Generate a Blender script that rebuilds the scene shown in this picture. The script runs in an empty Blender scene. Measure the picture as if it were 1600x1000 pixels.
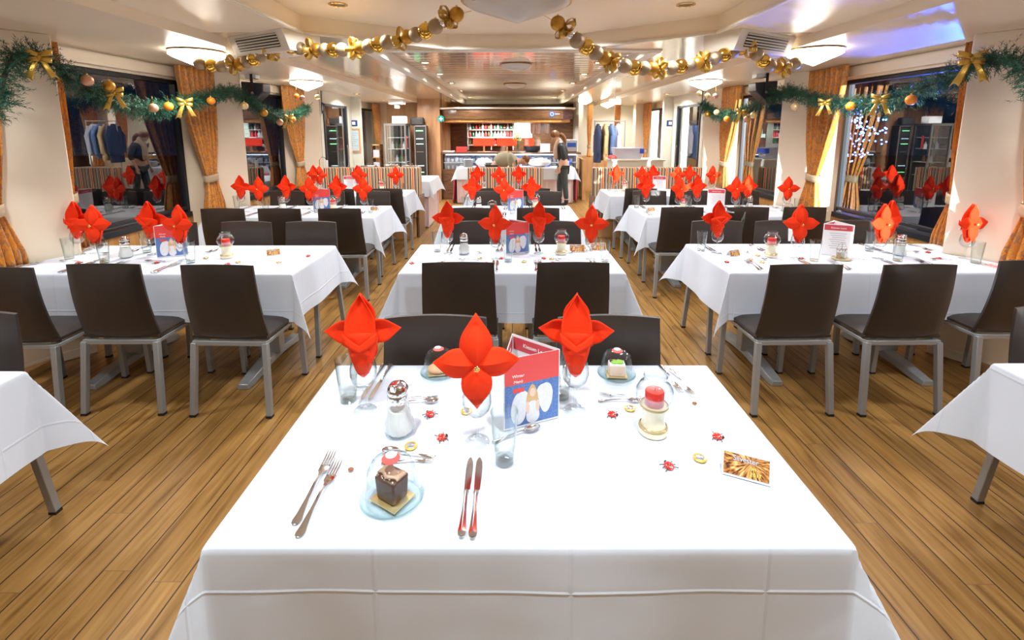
import bpy, bmesh, math, random
from math import sin, cos, pi, radians, sqrt, hypot, atan2
from mathutils import Vector, Matrix, noise
random.seed(7)
S = bpy.context.scene
COL = S.collection
# ---------------------------------------------------------------- camera
cam = bpy.data.cameras.new('camera'); co = bpy.data.objects.new('camera', cam); COL.objects.link(co)
co.location = (0, 0, 1.63); co.rotation_euler = (radians(81), 0, 0)
cam.sensor_width = 36; cam.lens = 740 / 1600 * 36
cam.shift_y = -(500 - 320) / 1600; cam.clip_start = 0.05
S.camera = co
# ---------------------------------------------------------------- colour management, world, lights
S.view_settings.view_transform = 'Standard'; S.view_settings.look = 'None'
S.view_settings.gamma = 1; S.view_settings.use_curve_mapping = False
S.view_settings.exposure = 0.30
W = bpy.data.worlds.new('night'); S.world = W; W.use_nodes = True
W.node_tree.nodes['Background'].inputs[0].default_value = (0.002, 0.006, 0.014, 1)
W.node_tree.nodes['Background'].inputs[1].default_value = 1.0

def disk_light(x, y, z, power, r=0.06, col=(1, .86, .68), spread=150):
    l = bpy.data.lights.new('downlight_and_fill', 'AREA'); l.shape = 'DISK'; l.size = r * 2
    l.energy = power; l.color = col; l.spread = radians(spread)
    o = bpy.data.objects.new('downlight_and_fill', l); COL.objects.link(o); o.location = (x, y, z)
    return o
NEUT = (.97, .98, 1); COOL = (.86, .95, 1)
# the recessed spots over the nearest table and the first rows (cool), the saloon's spots (warm)
for (x, y, p, c) in [(-.55, .75, 17, COOL), (.55, .75, 17, COOL), (-1.146, 3.29, 14, NEUT), (1.12, 3.22, 14, NEUT),
                     (-.50, 3.97, 10, NEUT), (.50, 3.97, 10, NEUT), (-1.2, -.6, 10, NEUT), (1.2, -.6, 10, NEUT)]:
    disk_light(x, y, 2.435, p, .07, c)
for s in (-1, 1):
    for y in (4.75, 5.75, 6.9, 8.2, 9.8, 11.8):
        disk_light(s * 1.02, y, 2.395, 9, .07, NEUT)
    for y in (.4, 2.2, 8.6, 10.4, 12.2):
        disk_light(s * 2.75, y, 2.243, 11 if y < 3 else 13, .10, NEUT)
    for y in (4.0, 6.4):                     # bulbs under the cone-shaped ceiling lamps
        disk_light(s * 2.55, y, 2.03, 10, .16, (1, .96, .90), 170)
for (x, y, z, p) in [(-.6, 12.35, 1.79, 24), (.3, 12.35, 1.79, 18), (1.0, 12.2, 1.79, 14), (-.9, 10.4, 2.30, 14), (.9, 10.4, 2.30, 14), (-2.3, 9.9, 2.24, 18), (2.3, 9.6, 2.24, 34), (2.4, 11.9, 2.24, 22), (-2.1, 10.6, 2.24, 10)]:
    disk_light(x, y, z, p, .08, NEUT, 170)       # fill lights added to brighten the bar and the passages

def spot(x, y, z, tx, ty, tz, power, col, ang, r=.05, blend=.3):
    l = bpy.data.lights.new('quay_floodlight', 'SPOT'); l.energy = power; l.color = col; l.spot_size = radians(ang); l.spot_blend = blend; l.shadow_soft_size = r
    o = bpy.data.objects.new('quay_floodlight', l); COL.objects.link(o); o.location = (x, y, z)
    o.rotation_euler = (Vector((tx, ty, tz)) - Vector((x, y, z))).to_track_quat('-Z', 'Y').to_euler(); return o
spot(7.75, -16.5, 2.6, 3.4, 4.5, 1.5, 150000, (1, .98, .96), 16, .10)      # the floodlight on the quay, grazing along the ship's side
spot(6.0, 6.2, .22, 2.38, 3.25, 2.26, 2600, (.03, .13, 1), 20, .05, .6)      # the blue uplight beside the ship
# ---------------------------------------------------------------- materials
def new_mat(name):
    m = bpy.data.materials.new(name); m.use_nodes = True
    nt = m.node_tree; b = nt.nodes['Principled BSDF']
    return m, nt, b
def N(nt, t, **k):
    n = nt.nodes.new(t)
    for a, v in k.items(): setattr(n, a, v)
    return n
def mat(name, col, rough=.5, metal=0, spec=.5, bump=0, bscale=40, var=0, vscale=6, emit=None, es=0, coat=0, sheen=0, stretch=(1, 1, 1), bdist=.002, sub=0, alpha=1):
    m, nt, b = new_mat(name)
    b.inputs['Base Color'].default_value = (*col, 1); b.inputs['Roughness'].default_value = rough
    b.inputs['Metallic'].default_value = metal; b.inputs['Specular IOR Level'].default_value = spec
    b.inputs['Coat Weight'].default_value = coat; b.inputs['Coat Roughness'].default_value = .08
    b.inputs['Sheen Weight'].default_value = sheen
    if sub: b.inputs['Subsurface Weight'].default_value = sub
    if emit: b.inputs['Emission Color'].default_value = (*emit, 1); b.inputs['Emission Strength'].default_value = es
    tc = N(nt, 'ShaderNodeTexCoord'); mp = N(nt, 'ShaderNodeMapping'); mp.inputs['Scale'].default_value = stretch
    nt.links.new(tc.outputs['Object'], mp.inputs[0])
    if var:
        no = N(nt, 'ShaderNodeTexNoise'); no.inputs['Scale'].default_value = vscale; no.inputs['Detail'].default_value = 4
        nt.links.new(mp.outputs[0], no.inputs[0])
        r = N(nt, 'ShaderNodeMixRGB'); r.inputs[1].default_value = (*[c * (1 - var) for c in col], 1)
        r.inputs[2].default_value = (*[min(1, c * (1 + var)) for c in col], 1)
        nt.links.new(no.outputs[0], r.inputs[0]); nt.links.new(r.outputs[0], b.inputs['Base Color'])
    if bump:
        no = N(nt, 'ShaderNodeTexNoise'); no.inputs['Scale'].default_value = bscale; no.inputs['Detail'].default_value = 3
        bp = N(nt, 'ShaderNodeBump'); bp.inputs['Strength'].default_value = bump; bp.inputs['Distance'].default_value = bdist
        nt.links.new(mp.outputs[0], no.inputs[0]); nt.links.new(no.outputs[0], bp.inputs['Height'])
        nt.links.new(bp.outputs[0], b.inputs['Normal'])
    return m
def ramp(nt, fac, stops, interp='LINEAR'):
    r = N(nt, 'ShaderNodeValToRGB'); r.color_ramp.interpolation = interp
    e = r.color_ramp.elements
    e[0].position = stops[0][0]; e[0].color = (*stops[0][1], 1)
    e[1].position = stops[1][0]; e[1].color = (*stops[1][1], 1)
    for p, c in stops[2:]:
        q = e.new(p); q.color = (*c, 1)
    nt.links.new(fac, r.inputs[0]); return r
def M2(nt, op, a, b=None):
    n = N(nt, 'ShaderNodeMath', operation=op)
    for i, v in enumerate((a, b)):
        if v is None: continue
        if isinstance(v, (int, float)): n.inputs[i].default_value = v
        else: nt.links.new(v, n.inputs[i])
    return n.outputs[0]

def thin_glass(name, tint=(1, 1, 1), ior=1.45, rough=0.0, gloss=(1, 1, 1), edge=None):
    m = bpy.data.materials.new(name); m.use_nodes = True; nt = m.node_tree; nt.nodes.clear()
    o = N(nt, 'ShaderNodeOutputMaterial'); mx = N(nt, 'ShaderNodeMixShader'); t = N(nt, 'ShaderNodeBsdfTransparent')
    g = N(nt, 'ShaderNodeBsdfGlossy'); lw = N(nt, 'ShaderNodeLayerWeight'); lw.inputs[0].default_value = .5
    f0 = ((ior - 1) / (ior + 1)) ** 2
    fac = M2(nt, 'ADD', f0, M2(nt, 'MULTIPLY', M2(nt, 'POWER', lw.outputs['Facing'], 4), 1 - f0))
    t.inputs[0].default_value = (*tint, 1); g.inputs['Roughness'].default_value = rough; g.inputs[0].default_value = (*gloss, 1)
    if edge:                                     # light crosses more glass where the wall is seen edge-on
        em = N(nt, 'ShaderNodeMixRGB'); em.inputs[1].default_value = (*tint, 1); em.inputs[2].default_value = (*edge, 1)
        nt.links.new(M2(nt, 'POWER', lw.outputs['Facing'], 2.5), em.inputs[0]); nt.links.new(em.outputs[0], t.inputs[0])
    nt.links.new(fac, mx.inputs[0]); nt.links.new(t.outputs[0], mx.inputs[1]); nt.links.new(g.outputs[0], mx.inputs[2])
    nt.links.new(mx.outputs[0], o.inputs[0]); return m
def floor_mat():
    m, nt, b = new_mat('ship_deck_oak')
    g = N(nt, 'ShaderNodeNewGeometry'); s = N(nt, 'ShaderNodeSeparateXYZ'); nt.links.new(g.outputs['Position'], s.inputs[0])
    u = M2(nt, 'DIVIDE', s.outputs[0], .1095); fr = M2(nt, 'FRACT', u); idn = M2(nt, 'FLOOR', u)
    wn = N(nt, 'ShaderNodeTexWhiteNoise', noise_dimensions='1D'); nt.links.new(idn, wn.inputs['W'])
    v = M2(nt, 'ADD', M2(nt, 'DIVIDE', s.outputs[1], 1.5), M2(nt, 'MULTIPLY', wn.outputs[0], 7.3))
    fv = M2(nt, 'FRACT', v); idv = M2(nt, 'FLOOR', v)
    wn2 = N(nt, 'ShaderNodeTexWhiteNoise', noise_dimensions='2D'); cb = N(nt, 'ShaderNodeCombineXYZ')
    nt.links.new(idn, cb.inputs[0]); nt.links.new(idv, cb.inputs[1]); nt.links.new(cb.outputs[0], wn2.inputs['Vector'])
    seam = M2(nt, 'LESS_THAN', fr, .045); butt = M2(nt, 'LESS_THAN', fv, .0022)
    cb2 = N(nt, 'ShaderNodeCombineXYZ')
    nt.links.new(M2(nt, 'MULTIPLY', s.outputs[0], 34), cb2.inputs[0])
    nt.links.new(M2(nt, 'ADD', M2(nt, 'MULTIPLY', s.outputs[1], 2.6), M2(nt, 'MULTIPLY', wn2.outputs[0], 31)), cb2.inputs[1])
    nt.links.new(M2(nt, 'MULTIPLY', wn2.outputs[0], 17), cb2.inputs[2])
    no = N(nt, 'ShaderNodeTexNoise'); no.inputs['Scale'].default_value = 1; no.inputs['Detail'].default_value = 6; no.inputs['Distortion'].default_value = .6
    nt.links.new(cb2.outputs[0], no.inputs[0])
    gr = ramp(nt, no.outputs[0], [(.25, (.15, .068, .015)), (.45, (.31, .162, .042)), (.75, (.44, .250, .080))])
    pv = N(nt, 'ShaderNodeMixRGB', blend_type='MULTIPLY'); pv.inputs[0].default_value = 1
    tone = ramp(nt, wn2.outputs[0], [(0, (.88, .86, .82)), (1, (1.1, 1.08, 1.05))])
    nt.links.new(gr.outputs[0], pv.inputs[1]); nt.links.new(tone.outputs[0], pv.inputs[2])
    m1 = N(nt, 'ShaderNodeMixRGB'); m1.inputs[2].default_value = (.25, .13, .05, 1)
    nt.links.new(butt, m1.inputs[0]); nt.links.new(pv.outputs[0], m1.inputs[1])
    m2 = N(nt, 'ShaderNodeMixRGB'); m2.inputs[2].default_value = (.02, .013, .009, 1)
    nt.links.new(seam, m2.inputs[0]); nt.links.new(m1.outputs[0], m2.inputs[1])
    nt.links.new(m2.outputs[0], b.inputs['Base Color'])
    rr = M2(nt, 'ADD', M2(nt, 'MULTIPLY', no.outputs[0], .2), .28); nt.links.new(rr, b.inputs['Roughness'])
    bp = N(nt, 'ShaderNodeBump'); bp.inputs['Strength'].default_value = .25; bp.inputs['Distance'].default_value = .002
    nt.links.new(M2(nt, 'SUBTRACT', no.outputs[0], M2(nt, 'MULTIPLY', seam, 1.5)), bp.inputs['Height']); nt.links.new(bp.outputs[0], b.inputs['Normal'])
    return m
def stripe_mat():
    m, nt, b = new_mat('striped_bench_fabric')
    g = N(nt, 'ShaderNodeTexCoord'); s = N(nt, 'ShaderNodeSeparateXYZ'); nt.links.new(g.outputs['Object'], s.inputs[0])
    f = M2(nt, 'FRACT', M2(nt, 'DIVIDE', M2(nt, 'ADD', s.outputs[0], s.outputs[1]), .168))
    A = (.52, .34, .18); Wt = (.85, .78, .66); K = (.02, .022, .02); O = (.80, .17, .008); G = (.36, .25, .15)
    r = ramp(nt, f, [(0, A), (.16, K), (.25, Wt), (.31, O), (.47, Wt), (.53, K), (.60, G), (.78, Wt), (.84, K), (.93, A)], 'CONSTANT')
    nt.links.new(r.outputs[0], b.inputs['Base Color']); b.inputs['Roughness'].default_value = .8
    return m
def curtain_mat():
    m, nt, b = new_mat('gold_damask_curtain')
    g = N(nt, 'ShaderNodeNewGeometry'); mp = N(nt, 'ShaderNodeMapping'); mp.inputs['Scale'].default_value = (1, 1, .55)
    nt.links.new(g.outputs['Position'], mp.inputs[0])
    no = N(nt, 'ShaderNodeTexNoise'); no.inputs['Scale'].default_value = 22; no.inputs['Detail'].default_value = 2; no.inputs['Distortion'].default_value = 2.2
    nt.links.new(mp.outputs[0], no.inputs[0])
    r = ramp(nt, no.outputs[0], [(.40, (.72, .27, .03)), (.50, (.80, .36, .05)), (.55, (.38, .20, .12)), (.66, (.62, .23, .03))])
    nt.links.new(r.outputs[0], b.inputs['Base Color']); b.inputs['Roughness'].default_value = .42; b.inputs['Sheen Weight'].default_value = .3
    return m
def cloth_mat():
    m, nt, b = new_mat('white_linen')
    b.inputs['Base Color'].default_value = (.77, .84, .94, 1); b.inputs['Roughness'].default_value = .75; b.inputs['Specular IOR Level'].default_value = .2
    tc = N(nt, 'ShaderNodeTexCoord'); s = N(nt, 'ShaderNodeSeparateXYZ'); nt.links.new(tc.outputs['UV'], s.inputs[0])
    def crease(o, per, off):
        f = M2(nt, 'FRACT', M2(nt, 'ADD', M2(nt, 'DIVIDE', o, per), off))
        d = M2(nt, 'ABSOLUTE', M2(nt, 'SUBTRACT', f, .5)); return M2(nt, 'MAXIMUM', M2(nt, 'SUBTRACT', 1, M2(nt, 'MULTIPLY', d, 60)), 0)
    c = M2(nt, 'MAXIMUM', crease(s.outputs[0], .42, .2), crease(s.outputs[1], .36, .35))
    no = N(nt, 'ShaderNodeTexNoise'); no.inputs['Scale'].default_value = 3.5; no.inputs['Detail'].default_value = 2; no.inputs['Distortion'].default_value = .5
    nt.links.new(tc.outputs['UV'], no.inputs[0])
    h = M2(nt, 'ADD', M2(nt, 'MULTIPLY', c, .35), M2(nt, 'MULTIPLY', no.outputs[0], 1.1))
    bp = N(nt, 'ShaderNodeBump'); bp.inputs['Strength'].default_value = .4; bp.inputs['Distance'].default_value = .010
    nt.links.new(h, bp.inputs['Height']); nt.links.new(bp.outputs[0], b.inputs['Normal'])
    return m
def wood_mat(name, a, c, sx=18, sz=1.5, rough=.35):
    m, nt, b = new_mat(name)
    tc = N(nt, 'ShaderNodeTexCoord'); mp = N(nt, 'ShaderNodeMapping'); mp.inputs['Scale'].default_value = (sx, sx, sz)
    nt.links.new(tc.outputs['Object'], mp.inputs[0])
    no = N(nt, 'ShaderNodeTexNoise'); no.inputs['Scale'].default_value = 1; no.inputs['Detail'].default_value = 5; no.inputs['Distortion'].default_value = .8
    nt.links.new(mp.outputs[0], no.inputs[0]); r = ramp(nt, no.outputs[0], [(.3, a), (.7, c)])
    nt.links.new(r.outputs[0], b.inputs['Base Color']); b.inputs['Roughness'].default_value = rough
    return m
def slat_mat():
    m, nt, b = new_mat('polished_ceiling_slats')
    g = N(nt, 'ShaderNodeNewGeometry'); s = N(nt, 'ShaderNodeSeparateXYZ'); nt.links.new(g.outputs['Position'], s.inputs[0])
    wn = N(nt, 'ShaderNodeTexWhiteNoise', noise_dimensions='1D'); nt.links.new(M2(nt, 'FLOOR', M2(nt, 'DIVIDE', M2(nt, 'SUBTRACT', s.outputs[1], 4.42), .2)), wn.inputs['W']); k = M2(nt, 'MULTIPLY', wn.outputs[0], .35)
    mx = N(nt, 'ShaderNodeMixRGB'); mx.inputs[1].default_value = (.88, .76, .60, 1); mx.inputs[2].default_value = (.40, .30, .2, 1)
    nt.links.new(k, mx.inputs[0]); nt.links.new(mx.outputs[0], b.inputs['Base Color'])
    b.inputs['Metallic'].default_value = .5; b.inputs['Roughness'].default_value = .10
    return m
def red_spot_mat():
    m, nt, b = new_mat('ladybird_shell')
    tc = N(nt, 'ShaderNodeTexCoord'); v = N(nt, 'ShaderNodeTexVoronoi'); v.inputs['Scale'].default_value = 190
    nt.links.new(tc.outputs['Object'], v.inputs[0])
    r = ramp(nt, v.outputs['Distance'], [(.2, (.9, .75, .6)), (.3, (.75, .02, .01))], 'CONSTANT')
    nt.links.new(r.outputs[0], b.inputs['Base Color']); b.inputs['Roughness'].default_value = .25
    return m
def burst_mat():
    m, nt, b = new_mat('firework_print')
    tc = N(nt, 'ShaderNodeTexCoord'); s = N(nt, 'ShaderNodeSeparateXYZ'); nt.links.new(tc.outputs['Object'], s.inputs[0])
    an = M2(nt, 'ARCTAN2', M2(nt, 'ADD', s.outputs[2], -.012), M2(nt, 'ADD', s.outputs[0], -.012))
    cb = N(nt, 'ShaderNodeCombineXYZ'); nt.links.new(M2(nt, 'MULTIPLY', an, 8), cb.inputs[0]); nt.links.new(M2(nt, 'MULTIPLY', s.outputs[0], 60), cb.inputs[1])
    no = N(nt, 'ShaderNodeTexNoise'); no.inputs['Scale'].default_value = 1; nt.links.new(cb.outputs[0], no.inputs[0])
    r = ramp(nt, no.outputs[0], [(.35, (.04, .015, .02)), (.48, (.45, .16, .04)), (.6, (.85, .45, .12)), (.72, (.95, .8, .45))])
    nt.links.new(r.outputs[0], b.inputs['Base Color']); b.inputs['Roughness'].default_value = .35
    return m

MT = dict(
    floor=floor_mat(), stripe=stripe_mat(), curtain=curtain_mat(), cloth=cloth_mat(), slat=slat_mat(), bug=red_spot_mat(), burst=burst_mat(),
    ceil=mat('cream_ceiling_vinyl', (.93, .81, .63), .27, bump=.5, bscale=160, spec=.8, bdist=.0015),
    panel=mat('glossy_ceiling_panel', (.82, .68, .48), .15, metal=.35, bump=.25, bscale=3, stretch=(3, .25, 1), bdist=.01),
    white=mat('white_trim', (.80, .74, .63), .4),
    wall=mat('cream_wall', (.86, .76, .60), .28, bump=.1, bscale=30),
    pale=mat('pale_wall_panel', (.74, .73, .62), .3),
    oak=wood_mat('honey_wood_dado', (.42, .20, .05), (.62, .33, .10)),
    lwood=wood_mat('light_wood', (.55, .30, .12), (.75, .46, .22), 10),
    dwood=wood_mat('dark_walnut', (.10, .045, .018), (.22, .11, .05), 4, 30, .25),
    mwood=wood_mat('reddish_wood_wall', (.36, .18, .08), (.55, .31, .15), 6, 1, .22),
    leather=mat('dark_brown_leather', (.026, .016, .010), .42, bump=.2, bscale=220, bdist=.0006, spec=.5, sheen=.15),
    steel=mat('grey_painted_steel', (.36, .38, .39), .38, metal=.35),
    steel2=mat('grey_cast_foot', (.40, .43, .44), .33, metal=.4),
    black=mat('black_rubber', (.015, .015, .016), .5),
    blackm=mat('black_frame', (.02, .024, .03), .3),
    chrome=mat('polished_steel', (.72, .70, .67), .14, metal=1),
    chromed=mat('brushed_steel', (.55, .55, .56), .3, metal=1),
    red=mat('red_napkin_paper', (.93, .045, .008), .75, bump=.15, bscale=90, spec=.15, bdist=.001),
    gold=mat('gold_foil', (.95, .68, .22), .2, metal=1),
    goldm=mat('matt_bronze_gold', (.62, .32, .05), .33, metal=.85),
    champ=mat('champagne_glitter', (.42, .32, .20), .42, metal=.75, bump=.9, bscale=300, bdist=.002),
    silver=mat('silver_ball', (.85, .85, .85), .06, metal=1),
    goldb=mat('mirror_gold_ball', (.80, .52, .10), .05, metal=1),
    ribbon=mat('gold_ribbon', (.66, .42, .08), .3, metal=.7, bump=.3, bscale=200),
    orangeb=mat('orange_glitter_ball', (.85, .28, .02), .4, metal=.2, bump=.5, bscale=260),
    copperb=mat('copper_ball', (.66, .36, .22), .35, metal=.5, bump=.4, bscale=200),
    pinkb=mat('rose_ball', (.70, .38, .32), .18, metal=.6),
    creamb=mat('pale_gold_ball', (.86, .68, .36), .3, metal=.5),
    pine=mat('pine_needles', (.018, .105, .060), .5, var=.6, vscale=14),
    pinew=mat('pine_twig', (.06, .04, .02), .8),
    wine=thin_glass('clear_glass', (.975, .98, .98), 1.6, edge=(.50, .56, .56)), thick=thin_glass('thick_clear_glass', (.965, .98, .975), 1.6, edge=(.42, .52, .49)),
    dish=thin_glass('aqua_glass_dish', (.92, .965, .965), 1.6, edge=(.50, .66, .66)), window=thin_glass('window_glass', (.80, .86, .90), 2.7),
    plast=thin_glass('clear_plastic', (.955, .97, .97), 1.6, .04, edge=(.50, .58, .60)),
    sugar=mat('sugar', (.90, .90, .90), .9, bump=.5, bscale=500),
    choc=mat('chocolate_cake', (.10, .045, .028), .35, bump=.3, bscale=60), icing=mat('beige_icing', (.55, .36, .24), .4),
    goldcard=mat('gold_cardboard', (.80, .62, .25), .3, metal=.6), vanilla=mat('vanilla_sponge', (.80, .60, .45), .7, bump=.5, bscale=120),
    green=mat('kiwi_green', (.28, .60, .05), .25), peach=mat('peach_pastry', (.85, .46, .22), .35, bump=.4, bscale=60),
    candler=mat('red_candle_wax', (.75, .03, .02), .3, sub=.1), candlep=mat('rose_candle_wax', (.72, .28, .33), .35, sub=.1),
    ivory=mat('ivory_glass_base', (.82, .76, .55), .12, var=.12, vscale=12, coat=.6), amber=mat('amber_gold_base', (.66, .54, .28), .15, metal=.4),
    paper=mat('white_card', (.85, .85, .86), .6), redp=mat('red_print', (.78, .07, .06), .45), redd=mat('deep_red_print', (.62, .07, .09), .45),
    bluep=mat('blue_glitter_print', (.10, .20, .48), .45, var=.7, vscale=220), wingp=mat('feather_print', (.78, .80, .84), .5, var=.15, vscale=90),
    skinp=mat('skin_print', (.85, .60, .46), .5), hairp=mat('blond_print', (.70, .45, .20), .5), text=mat('white_lettering', (.9, .88, .85), .5),
    textb=mat('grey_lettering', (.35, .36, .42), .6), textl=mat('pale_blue_lettering', (.62, .72, .92), .4), yellowp=mat('yellow_print', (.92, .80, .20), .4),
    coing=mat('gold_coin_rim', (.90, .55, .10), .28, metal=.5), coins=mat('silver_coin_face', (.62, .62, .66), .25, metal=.8),
    bean=mat('brown_bean', (.35, .12, .05), .3), lamp=mat('lit_opal_glass', (.95, .9, .8), .3, emit=(1, .93, .84), es=16),
    opal=mat('unlit_opal_glass', (.62, .58, .52), .25), brass=mat('brass_rim', (.62, .42, .18), .22, metal=1),
    spotl=mat('lit_downlight', (1, 1, 1), .3, emit=(1, .95, .85), es=14), spot_d=mat('dark_reflector', (.25, .18, .1), .2, metal=.9),
    plastic_b=mat('black_speaker_plastic', (.025, .027, .036), .4), band=mat('beige_tieback', (.50, .38, .24), .5),
    pinkc=mat('pink_table_skirt', (.74, .58, .58), .8, sheen=.3), redt=mat('red_tulle', (.55, .08, .12), .8),
    blue=mat('blue_sticker', (.006, .05, .24), .4), bluel=mat('blue_plastic', (.05, .12, .65), .35), teal=mat('green_sign', (.01, .32, .28), .4),
    notice=mat('pale_notice_paper', (.50, .62, .66), .6), oframe=mat('orange_wood_frame', (.70, .30, .08), .4),
    dark=mat('dark_interior', (.03, .026, .022), .6), navy=mat('navy_cloth', (.02, .03, .07), .8), boxw=mat('translucent_box', (.60, .62, .72), .3),
    skin=mat('skin', (.62, .36, .25), .5, sub=.1), hair=mat('auburn_hair', (.17, .065, .018), .45, bump=.5, bscale=120), blackc=mat('black_jacket', (.02, .02, .024), .55, bump=.5, bscale=40),
    jeans=mat('charcoal_trousers', (.045, .06, .06), .8), beige=mat('beige_knit', (.55, .42, .30), .9), olive=mat('olive_jumper', (.33, .30, .20), .9, bump=.4, bscale=60),
    porc=mat('white_china', (.85, .85, .84), .15), bottle_g=mat('green_bottle', (.03, .16, .06), .12, coat=1), bottle_b=mat('brown_bottle', (.13, .05, .015), .12, coat=1),
    bottle_c=mat('clear_bottle', (.70, .74, .74), .08, coat=1), bottle_r=mat('red_bottle', (.5, .03, .03), .2), shelfm=mat('lit_shelf', (.8, .78, .7), .4),
    backlit=mat('lit_bar_mirror', (.75, .9, .85), .2, emit=(.75, 1, .92), es=1.6), strip=mat('blue_led_strip', (.7, .85, 1), .3, emit=(.45, .68, 1), es=5),
    redlamp=mat('red_lit_lantern', (.9, .05, .02), .4, emit=(1, .06, .02), es=1.1), tree_l=mat('blue_white_bulb', (.5, .6, 1), .3, emit=(.10, .22, 1), es=14),
    twinkle=mat('green_lit_bulb', (.3, 1, .3), .3, emit=(.2, 1, .35), es=4), whitec=mat('white_shirt', (.8, .8, .78), .8), tan=mat('tan_coat', (.50, .34, .16), .8),
    denim=mat('denim_blue_coat', (.10, .17, .35), .8), concrete=mat('quay_paving', (.05, .055, .06), .8), bark=mat('bark', (.05, .035, .03), .9),
    tube=mat('white_plastic', (.8, .8, .8), .4), fridge=mat('fridge_interior', (.04, .06, .07), .25), coldl=mat('fridge_light', (.6, .9, 1), .3, emit=(.6, .9, 1), es=2.5),
    blueled=mat('blue_floodlight', (.1, .2, 1), .3, emit=(.05, .15, 1), es=20))

# ---------------------------------------------------------------- mesh helpers
class MB:
    def __init__(s): s.v = []; s.f = []; s.m = []; s.uv = None
    def add(s, vs, fs, mi=0):
        b = len(s.v); s.v += [tuple(v) for v in vs]; s.f += [tuple(i + b for i in f) for f in fs]; s.m += [mi] * len(fs); return s
    def box(s, c, d, rz=0, rx=0, ry=0, mi=0, taper=1):
        hx, hy, hz = d[0] / 2, d[1] / 2, d[2] / 2
        R = Matrix.Rotation(rz, 3, 'Z') @ Matrix.Rotation(ry, 3, 'Y') @ Matrix.Rotation(rx, 3, 'X')
        vs = []
        for z in (-1, 1):
            t = taper if z > 0 else 1
            for x, y in ((-1, -1), (1, -1), (1, 1), (-1, 1)): vs.append(R @ Vector((x * hx * t, y * hy * t, z * hz)) + Vector(c))
        return s.add(vs, [(3, 2, 1, 0), (4, 5, 6, 7), (0, 1, 5, 4), (1, 2, 6, 5), (2, 3, 7, 6), (3, 0, 4, 7)], mi)
    def b2(s, x0, x1, y0, y1, z0, z1, mi=0):
        return s.box(((x0 + x1) / 2, (y0 + y1) / 2, (z0 + z1) / 2), (abs(x1 - x0), abs(y1 - y0), abs(z1 - z0)), mi=mi)
    def lathe(s, prof, n=24, c=(0, 0, 0), mi=0, sx=1, sy=1, cap0=False, cap1=False, twist=None):
        b = []
        for j, (r, z) in enumerate(prof):
            for i in range(n):
                a = 2 * pi * i / n; rr = r * (twist(a, z) if twist else 1)
                b.append((c[0] + rr * cos(a) * sx, c[1] + rr * sin(a) * sy, c[2] + z))
        f = []
        for j in range(len(prof) - 1):
            for i in range(n): f.append((j * n + i, j * n + (i + 1) % n, (j + 1) * n + (i + 1) % n, (j + 1) * n + i))
        if cap0: f.append(tuple(range(n))[::-1])
        if cap1: f.append(tuple((len(prof) - 1) * n + i for i in range(n)))
        return s.add(b, f, mi)
    def cyl(s, c, r, h, n=20, mi=0, r2=None):
        return s.lathe([(r, 0), (r if r2 is None else r2, h)], n, c, mi, cap0=True, cap1=True)
    def ball(s, c, r, n=14, k=8, mi=0, sc=(1, 1, 1), R=None):
        vs = []; fs = []
        for j in range(k + 1):
            p = pi * j / k
            for i in range(n):
                a = 2 * pi * i / n
                q = Vector((r * sin(p) * cos(a) * sc[0], r * sin(p) * sin(a) * sc[1], r * cos(p) * sc[2]))
                if R: q = R @ q
                vs.append(q + Vector(c))
        for j in range(k):
            for i in range(n): fs.append((j * n + i, (j + 1) * n + i, (j + 1) * n + (i + 1) % n, j * n + (i + 1) % n))
        return s.add(vs, fs, mi)
    def tube(s, pts, r, n=8, mi=0, cap=True):
        pts = [Vector(p) for p in pts]; rs = r if isinstance(r, (list, tuple)) else [r] * len(pts)
        vs = []; up = Vector((0, 0, 1))
        for i, p in enumerate(pts):
            t = (pts[min(i + 1, len(pts) - 1)] - pts[max(i - 1, 0)]).normalized()
            a = t.cross(up if abs(t.z) < .95 else Vector((1, 0, 0))).normalized(); b = a.cross(t).normalized()
            for k in range(n):
                q = 2 * pi * k / n; vs.append(p + (a * cos(q) + b * sin(q)) * rs[i])
        fs = [(i * n + k, i * n + (k + 1) % n, (i + 1) * n + (k + 1) % n, (i + 1) * n + k) for i in range(len(pts) - 1) for k in range(n)]
        if cap: fs += [tuple(range(n))[::-1], tuple((len(pts) - 1) * n + k for k in range(n))]
        return s.add(vs, fs, mi)
    def bar(s, p, q, w, d=None, mi=0):           # square bar from p to q
        p, q = Vector(p), Vector(q); d = d or w; t = (q - p).normalized()
        a = Vector((1, 0, 0)); a = (a - t * a.dot(t)).normalized() if abs(t.x) < .9 else Vector((0, 1, 0)); b = t.cross(a)
        vs = []
        for e in (p, q):
            for x, y in ((-1, -1), (1, -1), (1, 1), (-1, 1)): vs.append(e + a * x * w / 2 + b * y * d / 2)
        return s.add(vs, [(3, 2, 1, 0), (4, 5, 6, 7), (0, 1, 5, 4), (1, 2, 6, 5), (2, 3, 7, 6), (3, 0, 4, 7)], mi)
    def prism(s, poly, z0, z1, mi=0):
        n = len(poly); vs = [(x, y, z0) for x, y in poly] + [(x, y, z1) for x, y in poly]
        return s.add(vs, [tuple(range(n))[::-1], tuple(range(n, 2 * n))] + [(i, (i + 1) % n, n + (i + 1) % n, n + i) for i in range(n)], mi)
    def grid(s, fn, nu, nv, mi=0, uv=False):
        vs = [fn(i / nu, j / nv) for j in range(nv + 1) for i in range(nu + 1)]
        fs = [(j * (nu + 1) + i, j * (nu + 1) + i + 1, (j + 1) * (nu + 1) + i + 1, (j + 1) * (nu + 1) + i) for j in range(nv) for i in range(nu)]
        return s.add(vs, fs, mi)
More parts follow.
